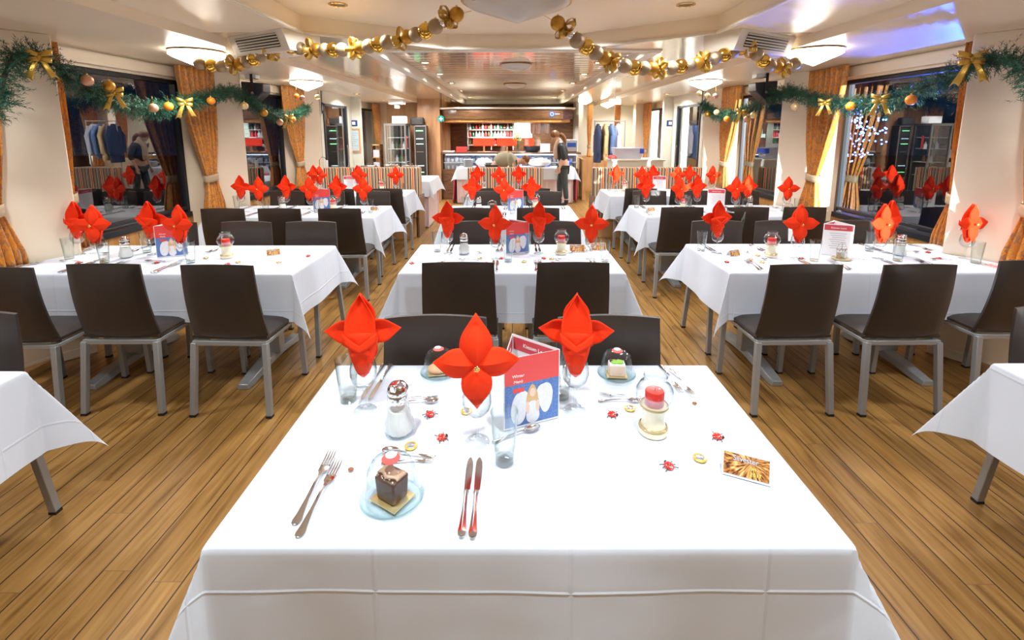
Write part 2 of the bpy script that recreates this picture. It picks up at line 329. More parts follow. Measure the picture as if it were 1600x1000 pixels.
    def build(s, name, mats, parent=None, smooth=True, bevel=0, solid=0, sub=0, loc=None, angle=40):
        me = bpy.data.meshes.new(name); me.from_pydata(s.v, [], s.f)
        if not isinstance(mats, (list, tuple)): mats = [mats]
        for m in mats: me.materials.append(MT[m] if isinstance(m, str) else m)
        if len(mats) > 1: me.polygons.foreach_set('material_index', s.m)
        if s.uv:
            l = me.uv_layers.new(name='uv')
            for li, lp in enumerate(me.loops): l.data[li].uv = s.uv[lp.vertex_index]
        bm = bmesh.new(); bm.from_mesh(me); bmesh.ops.recalc_face_normals(bm, faces=bm.faces)
        if smooth:
            for f in bm.faces: f.smooth = True
            for e in bm.edges:
                if len(e.link_faces) == 2 and e.calc_face_angle(0) > radians(angle): e.smooth = False
        bm.to_mesh(me); bm.free()
        o = bpy.data.objects.new(name, me); COL.objects.link(o)
        if parent: o.parent = parent
        if loc: o.location = loc
        if bevel:
            b = o.modifiers.new('b', 'BEVEL'); b.width = bevel; b.segments = 2; b.limit_method = 'ANGLE'
        if solid:
            b = o.modifiers.new('s', 'SOLIDIFY'); b.thickness = solid; b.offset = 0
        if sub:
            b = o.modifiers.new('u', 'SUBSURF'); b.levels = sub; b.render_levels = sub
        return o
def tag(o, label=None, cat=None, group=None, kind=None):
    if label: o['label'] = label
    if cat: o['category'] = cat
    if group: o['group'] = group
    if kind: o['kind'] = kind
    return o
def thing(name, label, cat, loc=(0, 0, 0), rz=0, group=None):
    o = bpy.data.objects.new(name, None); COL.objects.link(o); o.location = loc; o.rotation_euler = (0, 0, rz); o.empty_display_size = .1
    return tag(o, label, cat, group)
def struct(o): o['kind'] = 'structure'; return o
KIDS = {}
def kids(o): return [c for c in COL.objects if c.parent == o]
def dup(root, loc, rz=0, label=None, group=None, sc=None):
    if root.name not in KIDS: KIDS[root.name] = [(c, kids(c)) for c in kids(root)]
    r = root.copy(); COL.objects.link(r); r.location = loc; r.rotation_euler = (0, 0, rz)
    if label: r['label'] = label
    if group: r['group'] = group
    if sc: r.scale = (sc, sc, sc)
    for c, g in KIDS[root.name]:
        k = c.copy(); COL.objects.link(k); k.parent = r
        for d in g:
            e = d.copy(); COL.objects.link(e); e.parent = k
    return r
class Proto:                                     # the first placement moves the prototype itself, later ones copy it
    def __init__(s, make): s.make = make; s.root = None; s.used = False
    def put(s, loc, rz=0, label=None, group=None, sc=None):
        if s.root is None: s.root = s.make()
        if not s.used:
            s.used = True; s.first = (loc, rz, label, group, sc)
            dup0 = s.root
            KIDS[dup0.name] = [(c, kids(c)) for c in kids(dup0)]
            dup0.location = loc; dup0.rotation_euler = (0, 0, rz)
            if sc: dup0.scale = (sc, sc, sc)
            tag(dup0, label, None, group); return dup0
        r = dup(s.root, loc, rz, label, group); r.scale = (sc, sc, sc) if sc else (1, 1, 1)
        if not group and 'group' in r: del r['group']
        return r
def text(body, size, m, parent, loc, rot, name='lettering', ext=.0004):
    c = bpy.data.curves.new(name, 'FONT'); c.body = body; c.size = size; c.extrude = ext; c.align_x = 'CENTER'
    o = bpy.data.objects.new(name, c); COL.objects.link(o)
    me = bpy.data.meshes.new_from_object(o); bpy.data.objects.remove(o); bpy.data.curves.remove(c)
    me.materials.clear(); me.materials.append(MT[m]); me.name = name
    t = bpy.data.objects.new(name, me); COL.objects.link(t); t.parent = parent; t.location = loc; t.rotation_euler = rot
    return t
# ================================================================ the room
CZ, PZ, HZ, SZ = 2.26, 2.33, 2.45, 2.41       # side ceiling, centre panel, hexagonal recess, slatted recess
MB().b2(-3.6, 3.6, -3, 15, -.06, 0).build('floor', 'floor', smooth=False)['kind'] = 'structure'
m = MB()
for s in (-1, 1): m.add([(s * 3.6, -3, CZ), (s * 2.2, -3, CZ), (s * 2.2, 14, CZ), (s * 3.6, 14, CZ), (s * 2.2, -3, PZ), (s * 2.2, 14, PZ)], [(0, 1, 2, 3), (1, 4, 5, 2)])
Pn = [(-2.2, -3), (2.2, -3), (2.2, -.6), (1.5, -.6), (-1.53, -.6), (-2.2, -.6)]
m.add([(x, y, PZ) for x, y in Pn], [tuple(range(6))])
for s, hx in ((-1, 1.53), (1, 1.5)):
    m.add([(s * 2.2, -.6, PZ), (s * hx, -.6, PZ), (s * hx, 3.6, PZ), (s * 2.2, 3.6, PZ)], [(0, 1, 2, 3)])
hexa = [(-1.53, -.6), (1.5, -.6), (1.5, 3.6), (.57, 4.3), (-.57, 4.3), (-1.53, 3.6)]
m.add([(x, y, HZ) for x, y in hexa], [tuple(range(6))])
for i in range(6):
    a, b = hexa[i], hexa[(i + 1) % 6]; m.add([(*a, PZ), (*b, PZ), (*b, HZ), (*a, HZ)], [(0, 1, 2, 3)])
m.build('ceiling', 'ceil', smooth=False)['kind'] = 'structure'
m = MB()
for s, hx in ((-1, 1.53), (1, 1.5)):
    m.add([(s * 2.2, 3.6, PZ), (s * hx, 3.6, PZ), (s * .57, 4.3, PZ), (0, 4.3, PZ), (0, 4.42, PZ), (s * 1.25, 4.42, PZ), (s * 1.25, 13, PZ), (s * 2.2, 13, PZ)], [tuple(range(8))])
m.add([(-2.2, 13, PZ), (2.2, 13, PZ), (2.2, 14, PZ), (-2.2, 14, PZ)], [(0, 1, 2, 3)])
struct(m.build('ceiling', 'panel', smooth=False))
m = MB(); m.add([(-1.25, 4.42, SZ + .03), (1.25, 4.42, SZ + .03), (1.25, 13, SZ + .03), (-1.25, 13, SZ + .03)], [(0, 1, 2, 3)])
for k in range(43): m.b2(-1.24, 1.24, 4.44 + k * .2, 4.44 + k * .2 + .165, SZ, SZ + .012)
struct(m.build('ceiling', 'slat', smooth=False, bevel=.004))
m = MB()                                        # white trims round the two recesses
for s in (-1, 1): m.b2(s * 1.23, s * 1.33, 4.38, 13, PZ - .02, SZ)
m.b2(-1.33, 1.33, 4.34, 4.44, PZ - .012, SZ); m.b2(-1.33, 1.33, 12.96, 13.05, PZ - .02, SZ)
for s, hx in ((-1, 1.53), (1, 1.5)):
    m.bar((s * hx, -.6, PZ), (s * hx, 3.6, PZ), .03, .02); m.bar((s * hx, 3.6, PZ), (s * .57, 4.3, PZ), .03, .02)
m.bar((-.57, 4.3, PZ), (.57, 4.3, PZ), .03, .02)
struct(m.build('trim_1', 'white', bevel=.004))
PY = [-1.1, 1.1, 3.3, 5.52, 7.72]               # far inner corners of the wall pillars
for s, side in ((-1, 'left'), (1, 'right')):
    yend = 14
    m = MB(); m.b2(s * 3.42, s * 3.6, -3, 7.8, .03, .74); struct(m.build('wall_' + side, 'oak', smooth=False))
    m = MB(); m.b2(s * 3.42, s * 3.6, -3, 14, 2.12, CZ); m.b2(s * 3.36, s * 3.43, -3, 7.8, 2.15, CZ - .02); m.b2(s * 3.42, s * 3.6, 9.3, 10.6, .0, 2.15); m.b2(s * 3.42, s * 3.6, 11.8, 14, .0, 2.15); m.b2(s * 3.42, s * 3.6, 10.6, 11.8, .0, .75)
    m.b2(s * 3.42, s * 3.6, -3, -1.9, .7, 2.15)
    struct(m.build('wall_' + side, 'wall', smooth=False))
    m = MB(); m.b2(s * 3.2, s * 3.45, -3, 7.8, 0, .05); struct(m.build('baseboard_' + side, 'lwood', bevel=.004))
    for k, y in enumerate(PY):
        p = [(s * 3.46, y - .55), (s * 3.36, y - .47), (s * 3.19, y - .14), (s * 3.08, y), (s * 3.46, y + .16)]
        m = MB(); m.prism(p if s > 0 else p[::-1], 0, CZ)
        m.prism([(x + (s * .012 if i in (0, 4) else -s * .012), yy) for i, (x, yy) in enumerate(p)], 0, .07)
        m.b2(s * 3.43, s * 3.46, y - .565, y - .55, .1, 2.2)
        struct(m.build('wall_' + side, 'wall', bevel=.008))
    n = 0
    for k in range(4):
        y0, y1 = PY[k] + .16, PY[k + 1] - .55; n += 1
        fr = struct(MB().b2(s * 3.40, s * 3.50, y0, y1, .72, .775).b2(s * 3.42, s * 3.48, y0, y1, 2.085, 2.13)
                    .b2(s * 3.42, s * 3.48, y0, y0 + .04, .77, 2.1).b2(s * 3.42, s * 3.48, y1 - .04, y1, .77, 2.1)
                    .b2(s * 3.425, s * 3.46, y0, y1, .80, .83).build('window_%d' % (n + (4 if s > 0 else 0)), 'blackm', smooth=False, bevel=.003))
        pn = MB().add([(s * 3.45, y0, .77), (s * 3.45, y1, .77), (s * 3.45, y1, 2.1), (s * 3.45, y0, 2.1)], [(0, 1, 2, 3)]).build('pane', 'window', fr, smooth=False)
struct(MB().b2(-3.6, 3.6, -3.1, -3, 0, 2.4).build('wall_back', 'wall', smooth=False))
struct(MB().b2(-3.6, 3.6, 14, 14.1, 0, 2.5).build('wall_front', 'mwood', smooth=False))
# ================================================================ tables, cloths, chairs
random.seed(11)
def leathersheet(m, fn, t, nu, nv):            # a padded slab following fn(u,v)->(point, normal)
    def f(side):
        def g(u, v):
            p, n = fn(u, v); e = min(u, 1 - u) * 8; e2 = min(v, 1 - v) * 10
            k = min(1, max(0, e)) ** .5 * min(1, max(0, e2)) ** .5
            return Vector(p) + Vector(n) * (t / 2 * (.35 + .65 * k)) * side
        return g
    m.grid(f(1), nu, nv); m.grid(f(-1), nu, nv)
    n = (nu + 1) * (nv + 1); fs = []
    for i in range(nu): fs += [(i, i + 1, n + i + 1, n + i), (nv * (nu + 1) + i, nv * (nu + 1) + i + 1, n + nv * (nu + 1) + i + 1, n + nv * (nu + 1) + i)]
    for j in range(nv): fs += [(j * (nu + 1), (j + 1) * (nu + 1), n + (j + 1) * (nu + 1), n + j * (nu + 1)), (j * (nu + 1) + nu, (j + 1) * (nu + 1) + nu, n + (j + 1) * (nu + 1) + nu, n + j * (nu + 1) + nu)]
    m.f += fs; m.m += [0] * len(fs); return m
def make_chair():
    t = thing('dining_chair', 'brown leather dining chair', 'chair')
    def back(u, v):
        z = .445 + v * .455; y = -.175 - .075 * v - .018 * sin(pi * v)
        w = .435 - .035 * v; x = (u - .5) * w; c = .012 * (1 - (2 * u - 1) ** 2)
        return (x, y - c, z + (.008 * (1 - (2 * u - 1) ** 2) if v > .99 else 0)), (0, -1, .15)
    leathersheet(MB(), back, .034, 14, 16).build('backrest', 'leather', t, angle=60)
    def seat(u, v):
        return ((u - .5) * (.43 + .01 * v), -.20 + .43 * v, .462 + .012 * (1 - (2 * u - 1) ** 2) * (1 - (2 * v - 1) ** 2) - .012 * v ** 4), (0, 0, 1)
    leathersheet(MB(), seat, .045, 12, 12).build('seat', 'leather', t, angle=60)
    m = MB()
    for s in (-1, 1): m.bar((s * .205, -.20, .428), (s * .2, .22, .428), .022, .022)
    m.bar((-.215, -.20, .427), (.215, -.20, .427), .025, .028); m.bar((-.2, .215, .425), (.2, .215, .425), .025, .025)
    m.build('seat_frame', 'steel', t, bevel=.003)
    for s in (-1, 1):
        for y0, y1, x1 in ((-.205, -.25, .222), (.215, .235, .205)):
            m = MB(); m.bar((s * .205, y0, .43), (s * x1, y1, .012), .032, .03)
            lg = m.build('leg', 'steel', t, bevel=.003)
            MB().bar((s * x1, y1, .012), (s * x1, y1, 0), .033, .031).build('leg_cap', 'black', lg)
    return t
CH = Proto(make_chair)
def chair(x, y, away, label, grp):
    c = CH.put((x + random.uniform(-.006, .006), y, 0), (0 if away else pi) + random.uniform(-.025, .025), label, None)
    c['category'] = 'chair'; return c

def wall_limit(y):                               # how far out the cloth can spread before it meets a pillar
    for py in PY:
        d = y - py
        if -.60 <= d <= .20:
            for (d0, x0), (d1, x1) in (((-.60, 3.42), (-.47, 3.35)), ((-.47, 3.35), (-.14, 3.18)), ((-.14, 3.18), (0, 3.065)), ((0, 3.065), (.02, 3.065)), ((.02, 3.065), (.20, 3.40))):
                if d0 <= d <= d1: return x0 + (x1 - x0) * (d - d0) / (d1 - d0)
    return 3.40
def cloth_obj(x0, x1, y0, y1, drop, label, z=.757, seed=0, skirt=None, mat_='cloth', amp=.010):
    rnd = random.Random(seed); ph = [rnd.uniform(0, 6) for _ in range(8)]; ear = [rnd.uniform(.32, .46) for _ in range(4)]
    def pos(u, v):                                # u,v: cloth coordinates in metres, incl. the overhang
        a = max(x0 - u, 0, u - x1); b = max(y0 - v, 0, v - y1)
        sx = -1 if u < x0 else 1; sy = -1 if v < y0 else 1
        cx = min(max(u, x0), x1); cy = min(max(v, y0), y1)
        if a == 0 and b == 0: return (u, v, z)
        if a > 0 and b > 0:
            R = hypot(a, b); f = atan2(b, a); k = ear[(sx > 0) * 2 + (sy > 0)]
            rho = R * k * sin(2 * f) ** 1.4; g = f + .25 * sin(4 * f)
            fl = .04 + .05 * R
            ox = rho * cos(g) + fl * R * cos(f) + .006; oy = rho * sin(g) + fl * R * sin(f) + .006
            return (cx + sx * ox, cy + sy * oy, z - sqrt(max(R * R - rho * rho, 0)) * (.97 - .05 * sin(2 * f)))
        d = a or b; t = d / drop; q = v if a else u
        w = amp * t * (sin(q * 7 + ph[0]) + .6 * sin(q * 15 + ph[1]) + .35 * sin(q * 31 + ph[2])) * min(1, min(abs(q - (y0 if a else x0)), abs(q - (y1 if a else x1))) * 6)
        o = .006 + .035 * d + w
        if a: return (cx + sx * o, v, z - d * .995)
        return (u, cy + sy * o, z - d * .995)
    def axis(a0, a1):
        n = max(8, int((a1 - a0) / .07)); k = 9
        s = [a0 - drop + drop * i / k for i in range(k)] + [a0 - .004] + [a0 + (a1 - a0) * i / n for i in range(n + 1)] + [a1 + .004] + [a1 + drop * (i + 1) / k for i in range(k)]
        return s
    U, V = axis(x0, x1), axis(y0, y1)
    m = MB(); m.uv = []
    for v in V:
        for u in U:
            p = pos(u, v); L_ = wall_limit(p[1]) - .012
            if abs(p[0]) > 2.5 and y0 < 6: p = (max(-L_, min(L_, p[0])), p[1], p[2])
            m.v.append(p); m.uv.append((u, v))
    n = len(U)
    for j in range(len(V) - 1):
        for i in range(n - 1): m.f.append((j * n + i, j * n + i + 1, (j + 1) * n + i + 1, (j + 1) * n + i)); m.m.append(0)
    o = m.build('tablecloth', mat_, angle=75, sub=1)
    return tag(o, label, 'tablecloth')
def make_table(x0, x1, y0, y1, label, wide=True):
    cx, cy = (x0 + x1) / 2, (y0 + y1) / 2
    t = thing('dining_table', label, 'table', (cx, cy, 0)); hx, hy = (x1 - x0) / 2 - .012, (y1 - y0) / 2 - .012
    MB().b2(-hx, hx, -hy, hy, .715, .745).build('tabletop', 'lwood', t, bevel=.004)
    for s in (-1, 1):
        px = s * (hx - .34) if wide else s * (hx - .3)
        MB().b2(px - .075, px + .075, -.04, .04, .07, .70).b2(px - .05, px + .05, -.25, .25, .69, .715).build('column', 'steel2', t, bevel=.006)
        m = MB(); L = .385; n = 12
        vs = []
        for i in range(n + 1):
            y = -L + 2 * L * i / n; q = abs(y) / L; zt = .085 - .05 * q ** 1.3; zb = .0 if q > .8 else .035 * (1 - (q / .8) ** 2); w = .05 - .012 * q ** 3
            vs += [(px - w, y, zb), (px + w, y, zb), (px + w * .8, y, zt), (px - w * .8, y, zt)]
        fs = [(0, 1, 2, 3), (4 * n + 3, 4 * n + 2, 4 * n + 1, 4 * n)]
        for i in range(n):
            for k in range(4): fs.append((4 * i + k, 4 * i + (k + 1) % 4, 4 * i + 4 + (k + 1) % 4, 4 * i + 4 + k))
        m.add(vs, fs).build('foot', 'steel2', t, bevel=.005)
    return t
TB = {}
def table(key, nm, x0, x1, y0, y1, drop=.33, seed=0):
    make_table(max(x0, -3.03), min(x1, 3.03), y0, y1, 'pedestal dining table with grey cast feet under a white cloth, the %s' % nm)
    cloth_obj(x0, x1, y0, y1, drop, 'white linen tablecloth with hanging pointed corners on the %s' % nm, seed=seed)
    TB[key] = (x0, x1, y0, y1, nm)
table('T0', 'nearest centre table', -.655, .727, .885, 1.664, .36, 1)
table('L0', 'nearest left table', -3.03, -1.79, .885, 1.62, .34, 2)
table('R0', 'nearest right table', 1.83, 3.03, .885, 1.68, .34, 3)
table('T1', 'second centre table', -.70, .70, 2.83, 3.565, .32, 4)
table('L1', 'second left table', -3.19, -1.355, 2.81, 3.53, .31, 5)
table('R1', 'second right table', 1.355, 3.28, 2.84, 3.585, .31, 6)
table('T2', 'third centre table', -.69, .66, 4.60, 5.45, .32, 7)
table('L2', 'third left table', -3.13, -1.41, 4.73, 5.46, .33, 8)
table('R2', 'third right table', 1.38, 3.13, 4.78, 5.50, .33, 9)
table('T3', 'farthest centre table', -.60, .56, 6.28, 6.95, .3, 10)
table('L3', 'farthest left table', -2.95, -1.44, 6.28, 6.95, .32, 11)
table('R3', 'farthest right table', 1.32, 2.95, 6.30, 7.02, .32, 12)
W3 = ['leftmost', 'middle', 'rightmost']; W2 = ['left', 'right']
def chairs(key, xs, y, away):
    nm = TB[key][4]; n = len(xs)
    for i, (x, dy) in enumerate([(q if isinstance(q, tuple) else (q, 0)) for q in xs]):
        w = '' if n == 1 else ', ' + (W2 if n == 2 else W3)[i] + (' of three' if n == 3 else ' of two')
        chair(x, y + dy, away, ('dark brown leather chair, back to camera, at the %s%s' if away else 'brown leather chair facing camera behind the %s%s') % (nm, w), None)
chairs('T0', [-.30, .375], 1.52, False)
chairs('L0', [-2.19], 1.56, False); chairs('R0', [2.29], 1.62, False)
chairs('T1', [-.305, .348], 2.80, True); chairs('T1', [-.29, .34], 3.47, False)
chairs('L1', [(-2.78, -.05), (-2.25, .02), -1.60], 2.75, True); chairs('L1', [-2.72, -2.12, -1.60], 3.46, False)
chairs('R1', [1.61, (2.235, 0), (2.95, .08)], 2.76, True); chairs('R1', [1.65, 2.16, 2.72], 3.50, False)
chairs('T2', [-.385, .255], 4.66, True); chairs('T2', [-.26, .38], 5.35, False)
chairs('L2', [-2.72, -2.17, -1.62], 4.62, True); chairs('L2', [-2.7, -2.2, -1.67], 5.37, False)
chairs('R2', [1.63, 2.24, 2.80], 4.70, True); chairs('R2', [1.66, 2.22, 2.78], 5.42, False)
chairs('T3', [-.27, .28], 6.15, True); chairs('L3', [-2.7, -2.17, -1.58], 6.12, True); chairs('R3', [1.62, 2.2, 2.72], 6.16, True)
# ---------------------------------------------------------------- striped benches and their back panels
def bench(x0, x1, label):
    t = thing('upholstered_bench', label, 'bench', ((x0 + x1) / 2, 7.3, 0)); h = (x1 - x0) / 2
    MB().b2(-h, h, -.22, .12, .30, .46).build('seat', 'stripe', t, bevel=.02)
    MB().b2(-h, h, .10, .24, .30, 1.045).build('backrest', 'stripe', t, bevel=.018)
    MB().b2(-h + .02, h - .02, -.2, .2, .0, .30).build('base', 'lwood', t, bevel=.004)
    for q in (-h - .015, h + .015): MB().b2(q - .015, q + .015, -.22, .26, 0, .62).build('end_panel', 'dwood', t, bevel=.004)
    return t
bench(-2.95, -1.44, 'striped upholstered bench, the left one of the three')
bench(-.70, .49, 'striped upholstered bench in the middle, in front of the bar')
bench(1.27, 2.98, 'striped upholstered bench, the right one of the three')
# ================================================================ tableware
TZ = .7605                                       # top of the cloth
def mk(name, label, cat):
    return thing(name, label, cat)
def make_wine():
    t = mk('wine_glass', 'stemmed wine glass', 'wine glass')
    MB().lathe([(.0, .004), (.010, .004), (.033, .002), (.035, .0), (.034, .0015), (.012, .007), (.006, .012)], 28).build('foot', 'wine', t)
    MB().lathe([(.006, .012), (.0038, .03), (.0036, .06), (.006, .078)], 14).build('stem', 'thick', t)
    MB().lathe([(.006, .078), (.024, .086), (.037, .103), (.0415, .122), (.040, .145), (.0345, .168), (.0337, .168), (.039, .145), (.0405, .122), (.036, .104), (.023, .088), (.001, .084)], 28).build('bowl', 'wine', t)
    return t
def make_tumbler():
    t = mk('tumbler', 'tall straight tumbler', 'glass')
    tw = lambda a, z: 1 + .012 * cos(a * 10)
    MB().lathe([(.0, .002), (.024, .0), (.0265, .003), (.030, .06), (.0365, .145), (.0352, .145), (.0285, .06), (.0245, .016), (.0, .013)], 40, twist=tw).build('body', 'thick', t)
    MB().lathe([(.0, .001), (.025, .001), (.0262, .006), (.0245, .013), (.0, .012)], 28).build('base', 'thick', t)
    return t
def petal(m, C, ang, L, Wd, nrm, curl, fold, hood=0, mi=0):
    C = Vector(C); n = Vector(nrm).normalized(); up = Vector((0, 0, 1)); up = (up - n * up.dot(n)).normalized(); rt = up.cross(n)
    d = up * cos(ang) + rt * sin(ang); e = d.cross(n)
    def f(u, v):
        v = 2 * v - 1; w = Wd * (sin(pi * min(1, .16 + .84 * u) ** 1.05) ** .8) if u < .999 else 0
        if u > .55: w = min(w, Wd * (1 - u) / .45 * 1.08)
        off = fold * (1 - abs(v)) * sin(pi * min(1, .15 + u)) - curl * u * u - hood * (v * v) * sin(pi * u)
        return C + d * (L * u) + e * (w * v) + n * off
    m.grid(f, 12, 8)
def make_napkin():
    t = mk('napkin_flower', 'red paper napkin folded as a flower', 'napkin'); C = (0, -.022, .245); nn = (0, -1, .10)
    m = MB()
    petal(m, C, 0, .130, .041, nn, -.012, .030, 0); petal(m, C, pi, .125, .042, nn, .0, .022, 0)
    petal(m, C, pi * .47, .118, .041, nn, -.004, .018, 0); petal(m, C, -pi * .47, .118, .041, nn, -.004, .018, 0)
    m.build('petals', 'red', t, solid=.0016, angle=24)
    m = MB()                                     # the folded cone standing in the glass, open to the back
    def cone(u, v):
        a = pi * (-.12 + 1.24 * u); r = .004 + .046 * v ** .55; z = .112 + .125 * v + (.034 * sin(pi * u) * v * v)
        return (r * cos(a), r * sin(a) * .85 - .006 * v, z)
    m.grid(cone, 22, 10)
    def hood(u, v):                              # the tall back leaf with its rolled rims
        w = .046 * (sin(pi * min(1, .25 + .75 * v) ** 1.1) if v < .5 else min(sin(pi * min(1, .25 + .75 * v) ** 1.1), (1 - v) / .5 * 1.1)); q = 2 * u - 1
        return (q * w, .004 + .018 * (abs(q) ** 2) - .024 * v + .006, .215 + .165 * v)
    m.grid(hood, 12, 12)
    def lap(s):
        def f(u, v): return (s * (.050 - .078 * u), .030 + .008 * sin(pi * u), .268 - .060 * u - .035 * v * (1 - u * .5))
        return f
    m.grid(lap(1), 8, 3); m.grid(lap(-1), 8, 3)
    m.build('cone', 'red', t, solid=.0016, angle=50)
    m = MB()
    for a in range(5): m.ball((.005 * cos(a * 1.26), -.050, .245 + .005 * sin(a * 1.26)), .0042, 8, 5)
    m.ball((0, -.053, .245), .004, 8, 5).build('gold_pin', 'gold', t)
    return t
def blade(m, pts, t=.0022, z0=0):                # pts: (y, half width, z)
    vs = []
    for y, w, z in pts: vs += [(-w, y, z + z0 + t * .3), (0, y, z + z0 - t * .2), (w, y, z + z0 + t * .3), (0, y, z + z0 + t)]
    fs = [(0, 1, 2, 3), tuple(4 * (len(pts) - 1) + k for k in (3, 2, 1, 0))]
    for i in range(len(pts) - 1):
        for k in range(4): fs.append((4 * i + k, 4 * i + (k + 1) % 4, 4 * i + 4 + (k + 1) % 4, 4 * i + 4 + k))
    m.add(vs, fs); return m
HND = [(-.118, .003, .001), (-.115, .0085, .001), (-.106, .0105, .001), (-.09, .0078, .002), (-.05, .0042, .006), (-.0, .0032, .009), (.02, .0032, .008)]
def make_fork():
    t = mk('fork', 'fork', 'fork')
    blade(MB(), HND, .003).build('handle', 'chrome', t)
    m = MB(); blade(m, [(.02, .0032, .008), (.034, .006, .006), (.044, .0115, .004), (.060, .0125, .003), (.064, .0125, .0035)], .002)
    for k in range(4):
        x = -.0102 + k * .0068
        m.add([(x - .0016, .062, .0035), (x + .0016, .062, .0035), (x + .0016, .062, .006), (x - .0016, .062, .006),
               (x - .0018, .09, .004), (x + .0018, .09, .004), (x + .0018, .09, .0062), (x - .0018, .09, .0062),
               (x - .0004, .118, .010), (x + .0004, .118, .010), (x + .0004, .118, .0108), (x - .0004, .118, .0108)],
              [(0, 1, 2, 3), (8, 9, 10, 11)] + [(b + i, b + (i + 1) % 4, b + 4 + (i + 1) % 4, b + 4 + i) for b in (0, 4) for i in range(4)])
    m.build('tines', 'chrome', t); return t
def make_knife():
    t = mk('knife', 'knife', 'knife')
    m = MB(); blade(m, [(-.125, .003, .003), (-.122, .0085, .003), (-.110, .0105, .003), (-.095, .0085, .003), (-.05, .0058, .003), (-.01, .0052, .003), (.004, .0075, .003), (.008, .005, .003)], .006)
    m.build('handle', 'chrome', t, bevel=.0012)
    pts = [(.008, -.0045, .0045), (.012, -.0055, .0085), (.05, -.006, .0105), (.085, -.006, .0115), (.108, -.005, .010), (.120, -.002, .0065), (.125, .002, .0035)]
    vs = [(a, y, z) for z in (.0028, .0042) for y, a, b in pts] + [(b, y, z) for z in (.003, .0038) for y, a, b in pts]; n = len(pts)
    fs = []
    for i in range(n - 1):
        fs += [(i, i + 1, 2 * n + i + 1, 2 * n + i), (n + i, n + i + 1, 3 * n + i + 1, 3 * n + i), (i, i + 1, n + i + 1, n + i), (2 * n + i, 2 * n + i + 1, 3 * n + i + 1, 3 * n + i)]
    fs += [(0, n, 3 * n, 2 * n), (n - 1, 2 * n - 1, 4 * n - 1, 3 * n - 1)]
    MB().add(vs, fs).build('blade', 'chrome', t); return t
def make_spoon():
    t = mk('spoon', 'spoon', 'spoon')
    blade(MB(), [(y * .8, w * .85, z) for y, w, z in HND], .003).build('handle', 'chrome', t)
    def f(u, v):
        a = 2 * pi * u; r = v; x = .0165 * r * sin(a); y = .043 - .027 * r * cos(a); return (x, y, .0015 + .008 * r * r)
    MB().grid(f, 20, 6).build('bowl', 'chrome', t, solid=.0012); return t
FK, KN, SP, WG, TG, NF = (Proto(f) for f in (make_fork, make_knife, make_spoon, make_wine, make_tumbler, make_napkin))
def put(P, x, y, rz, label, z=TZ, sc=None, group=None): return P.put((x, y, z), rz, label, group, sc)
def lay(P, hx, hy, tx, ty, L, label):            # handle end -> tip, on the cloth
    a = atan2(ty - hy, tx - hx) - pi / 2
    return put(P, (hx + tx) / 2, (hy + ty) / 2, a, label, sc=hypot(tx - hx, ty - hy) / L)
def make_sugar():
    t = mk('sugar_shaker', 'sugar shaker', 'sugar shaker')
    tw = lambda a, z: 1 + .035 * cos(a * 12 + z * 70)
    P_ = [(.0, .002), (.030, .0), (.038, .006), (.0405, .018), (.037, .040), (.029, .066), (.0255, .085), (.025, .104)]
    MB().lathe(P_, 72, twist=tw).build('glass_body', 'thick', t)
    MB().lathe([(r * .90, z + .004) for r, z in P_[:-2]] + [(.0, .07)], 48, twist=tw).build('sugar_fill', 'sugar', t)
    MB().lathe([(.0275, .094), (.0285, .098), (.0285, .114), (.0275, .117), (.029, .120), (.0275, .132), (.020, .143), (.008, .149), (0, .150)], 32).build('screw_lid', 'chrome', t)
    MB().b2(-.009, .009, -.027, .004, .128, .1515).build('pouring_flap', 'chrome', t, bevel=.004)
    return t
def make_candle_lamp():
    t = mk('candle_lamp', 'glass candle lamp', 'candle lamp')
    MB().lathe([(0, .001), (.040, 0), (.0425, .006), (.0415, .016), (.036, .024), (.031, .040), (.030, .056), (.034, .074), (.0395, .084), (.038, .086), (.0, .084)], 36).build('base', ['ivory'], t)
    MB().lathe([(.0405, .0165), (.0425, .019), (.041, .023), (.037, .0262)], 36).build('lower_band', 'amber', t)
    MB().lathe([(.039, .081), (.0415, .084), (.040, .088), (.038, .088)], 36).build('upper_band', 'amber', t)
    MB().lathe([(.034, .087), (.046, .098), (.0535, .115), (.052, .135), (.042, .152), (.033, .160), (.031, .168), (.034, .175), (.0332, .1755), (.030, .168), (.032, .159), (.041, .151), (.051, .134)], 36).build('globe', 'wine', t)
    return t
def make_candle():
    t = mk('candle', 'candle', 'candle')
    MB().lathe([(0, .0), (.026, .0), (.027, .002), (.027, .022)], 28).build('lower_wax', 'candlep', t)
    MB().lathe([(.027, .022), (.0272, .040), (.025, .044), (.0, .042)], 28).build('upper_wax', 'candler', t)
    MB().tube([(0, 0, .042), (.0015, 0, .052)], .0008, 6).build('wick', 'black', t)
    return t
SG, CL, CN = Proto(make_sugar), Proto(make_candle_lamp), Proto(make_candle)
def candle_lamp(x, y, nm):
    put(CL, x, y, random.random() * 6, 'glass candle lamp with waisted ivory base and bulb-shaped chimney on the %s' % nm)
    put(CN, x, y, 0, 'short red and rose candle inside the candle lamp on the %s' % nm, TZ + .0865)
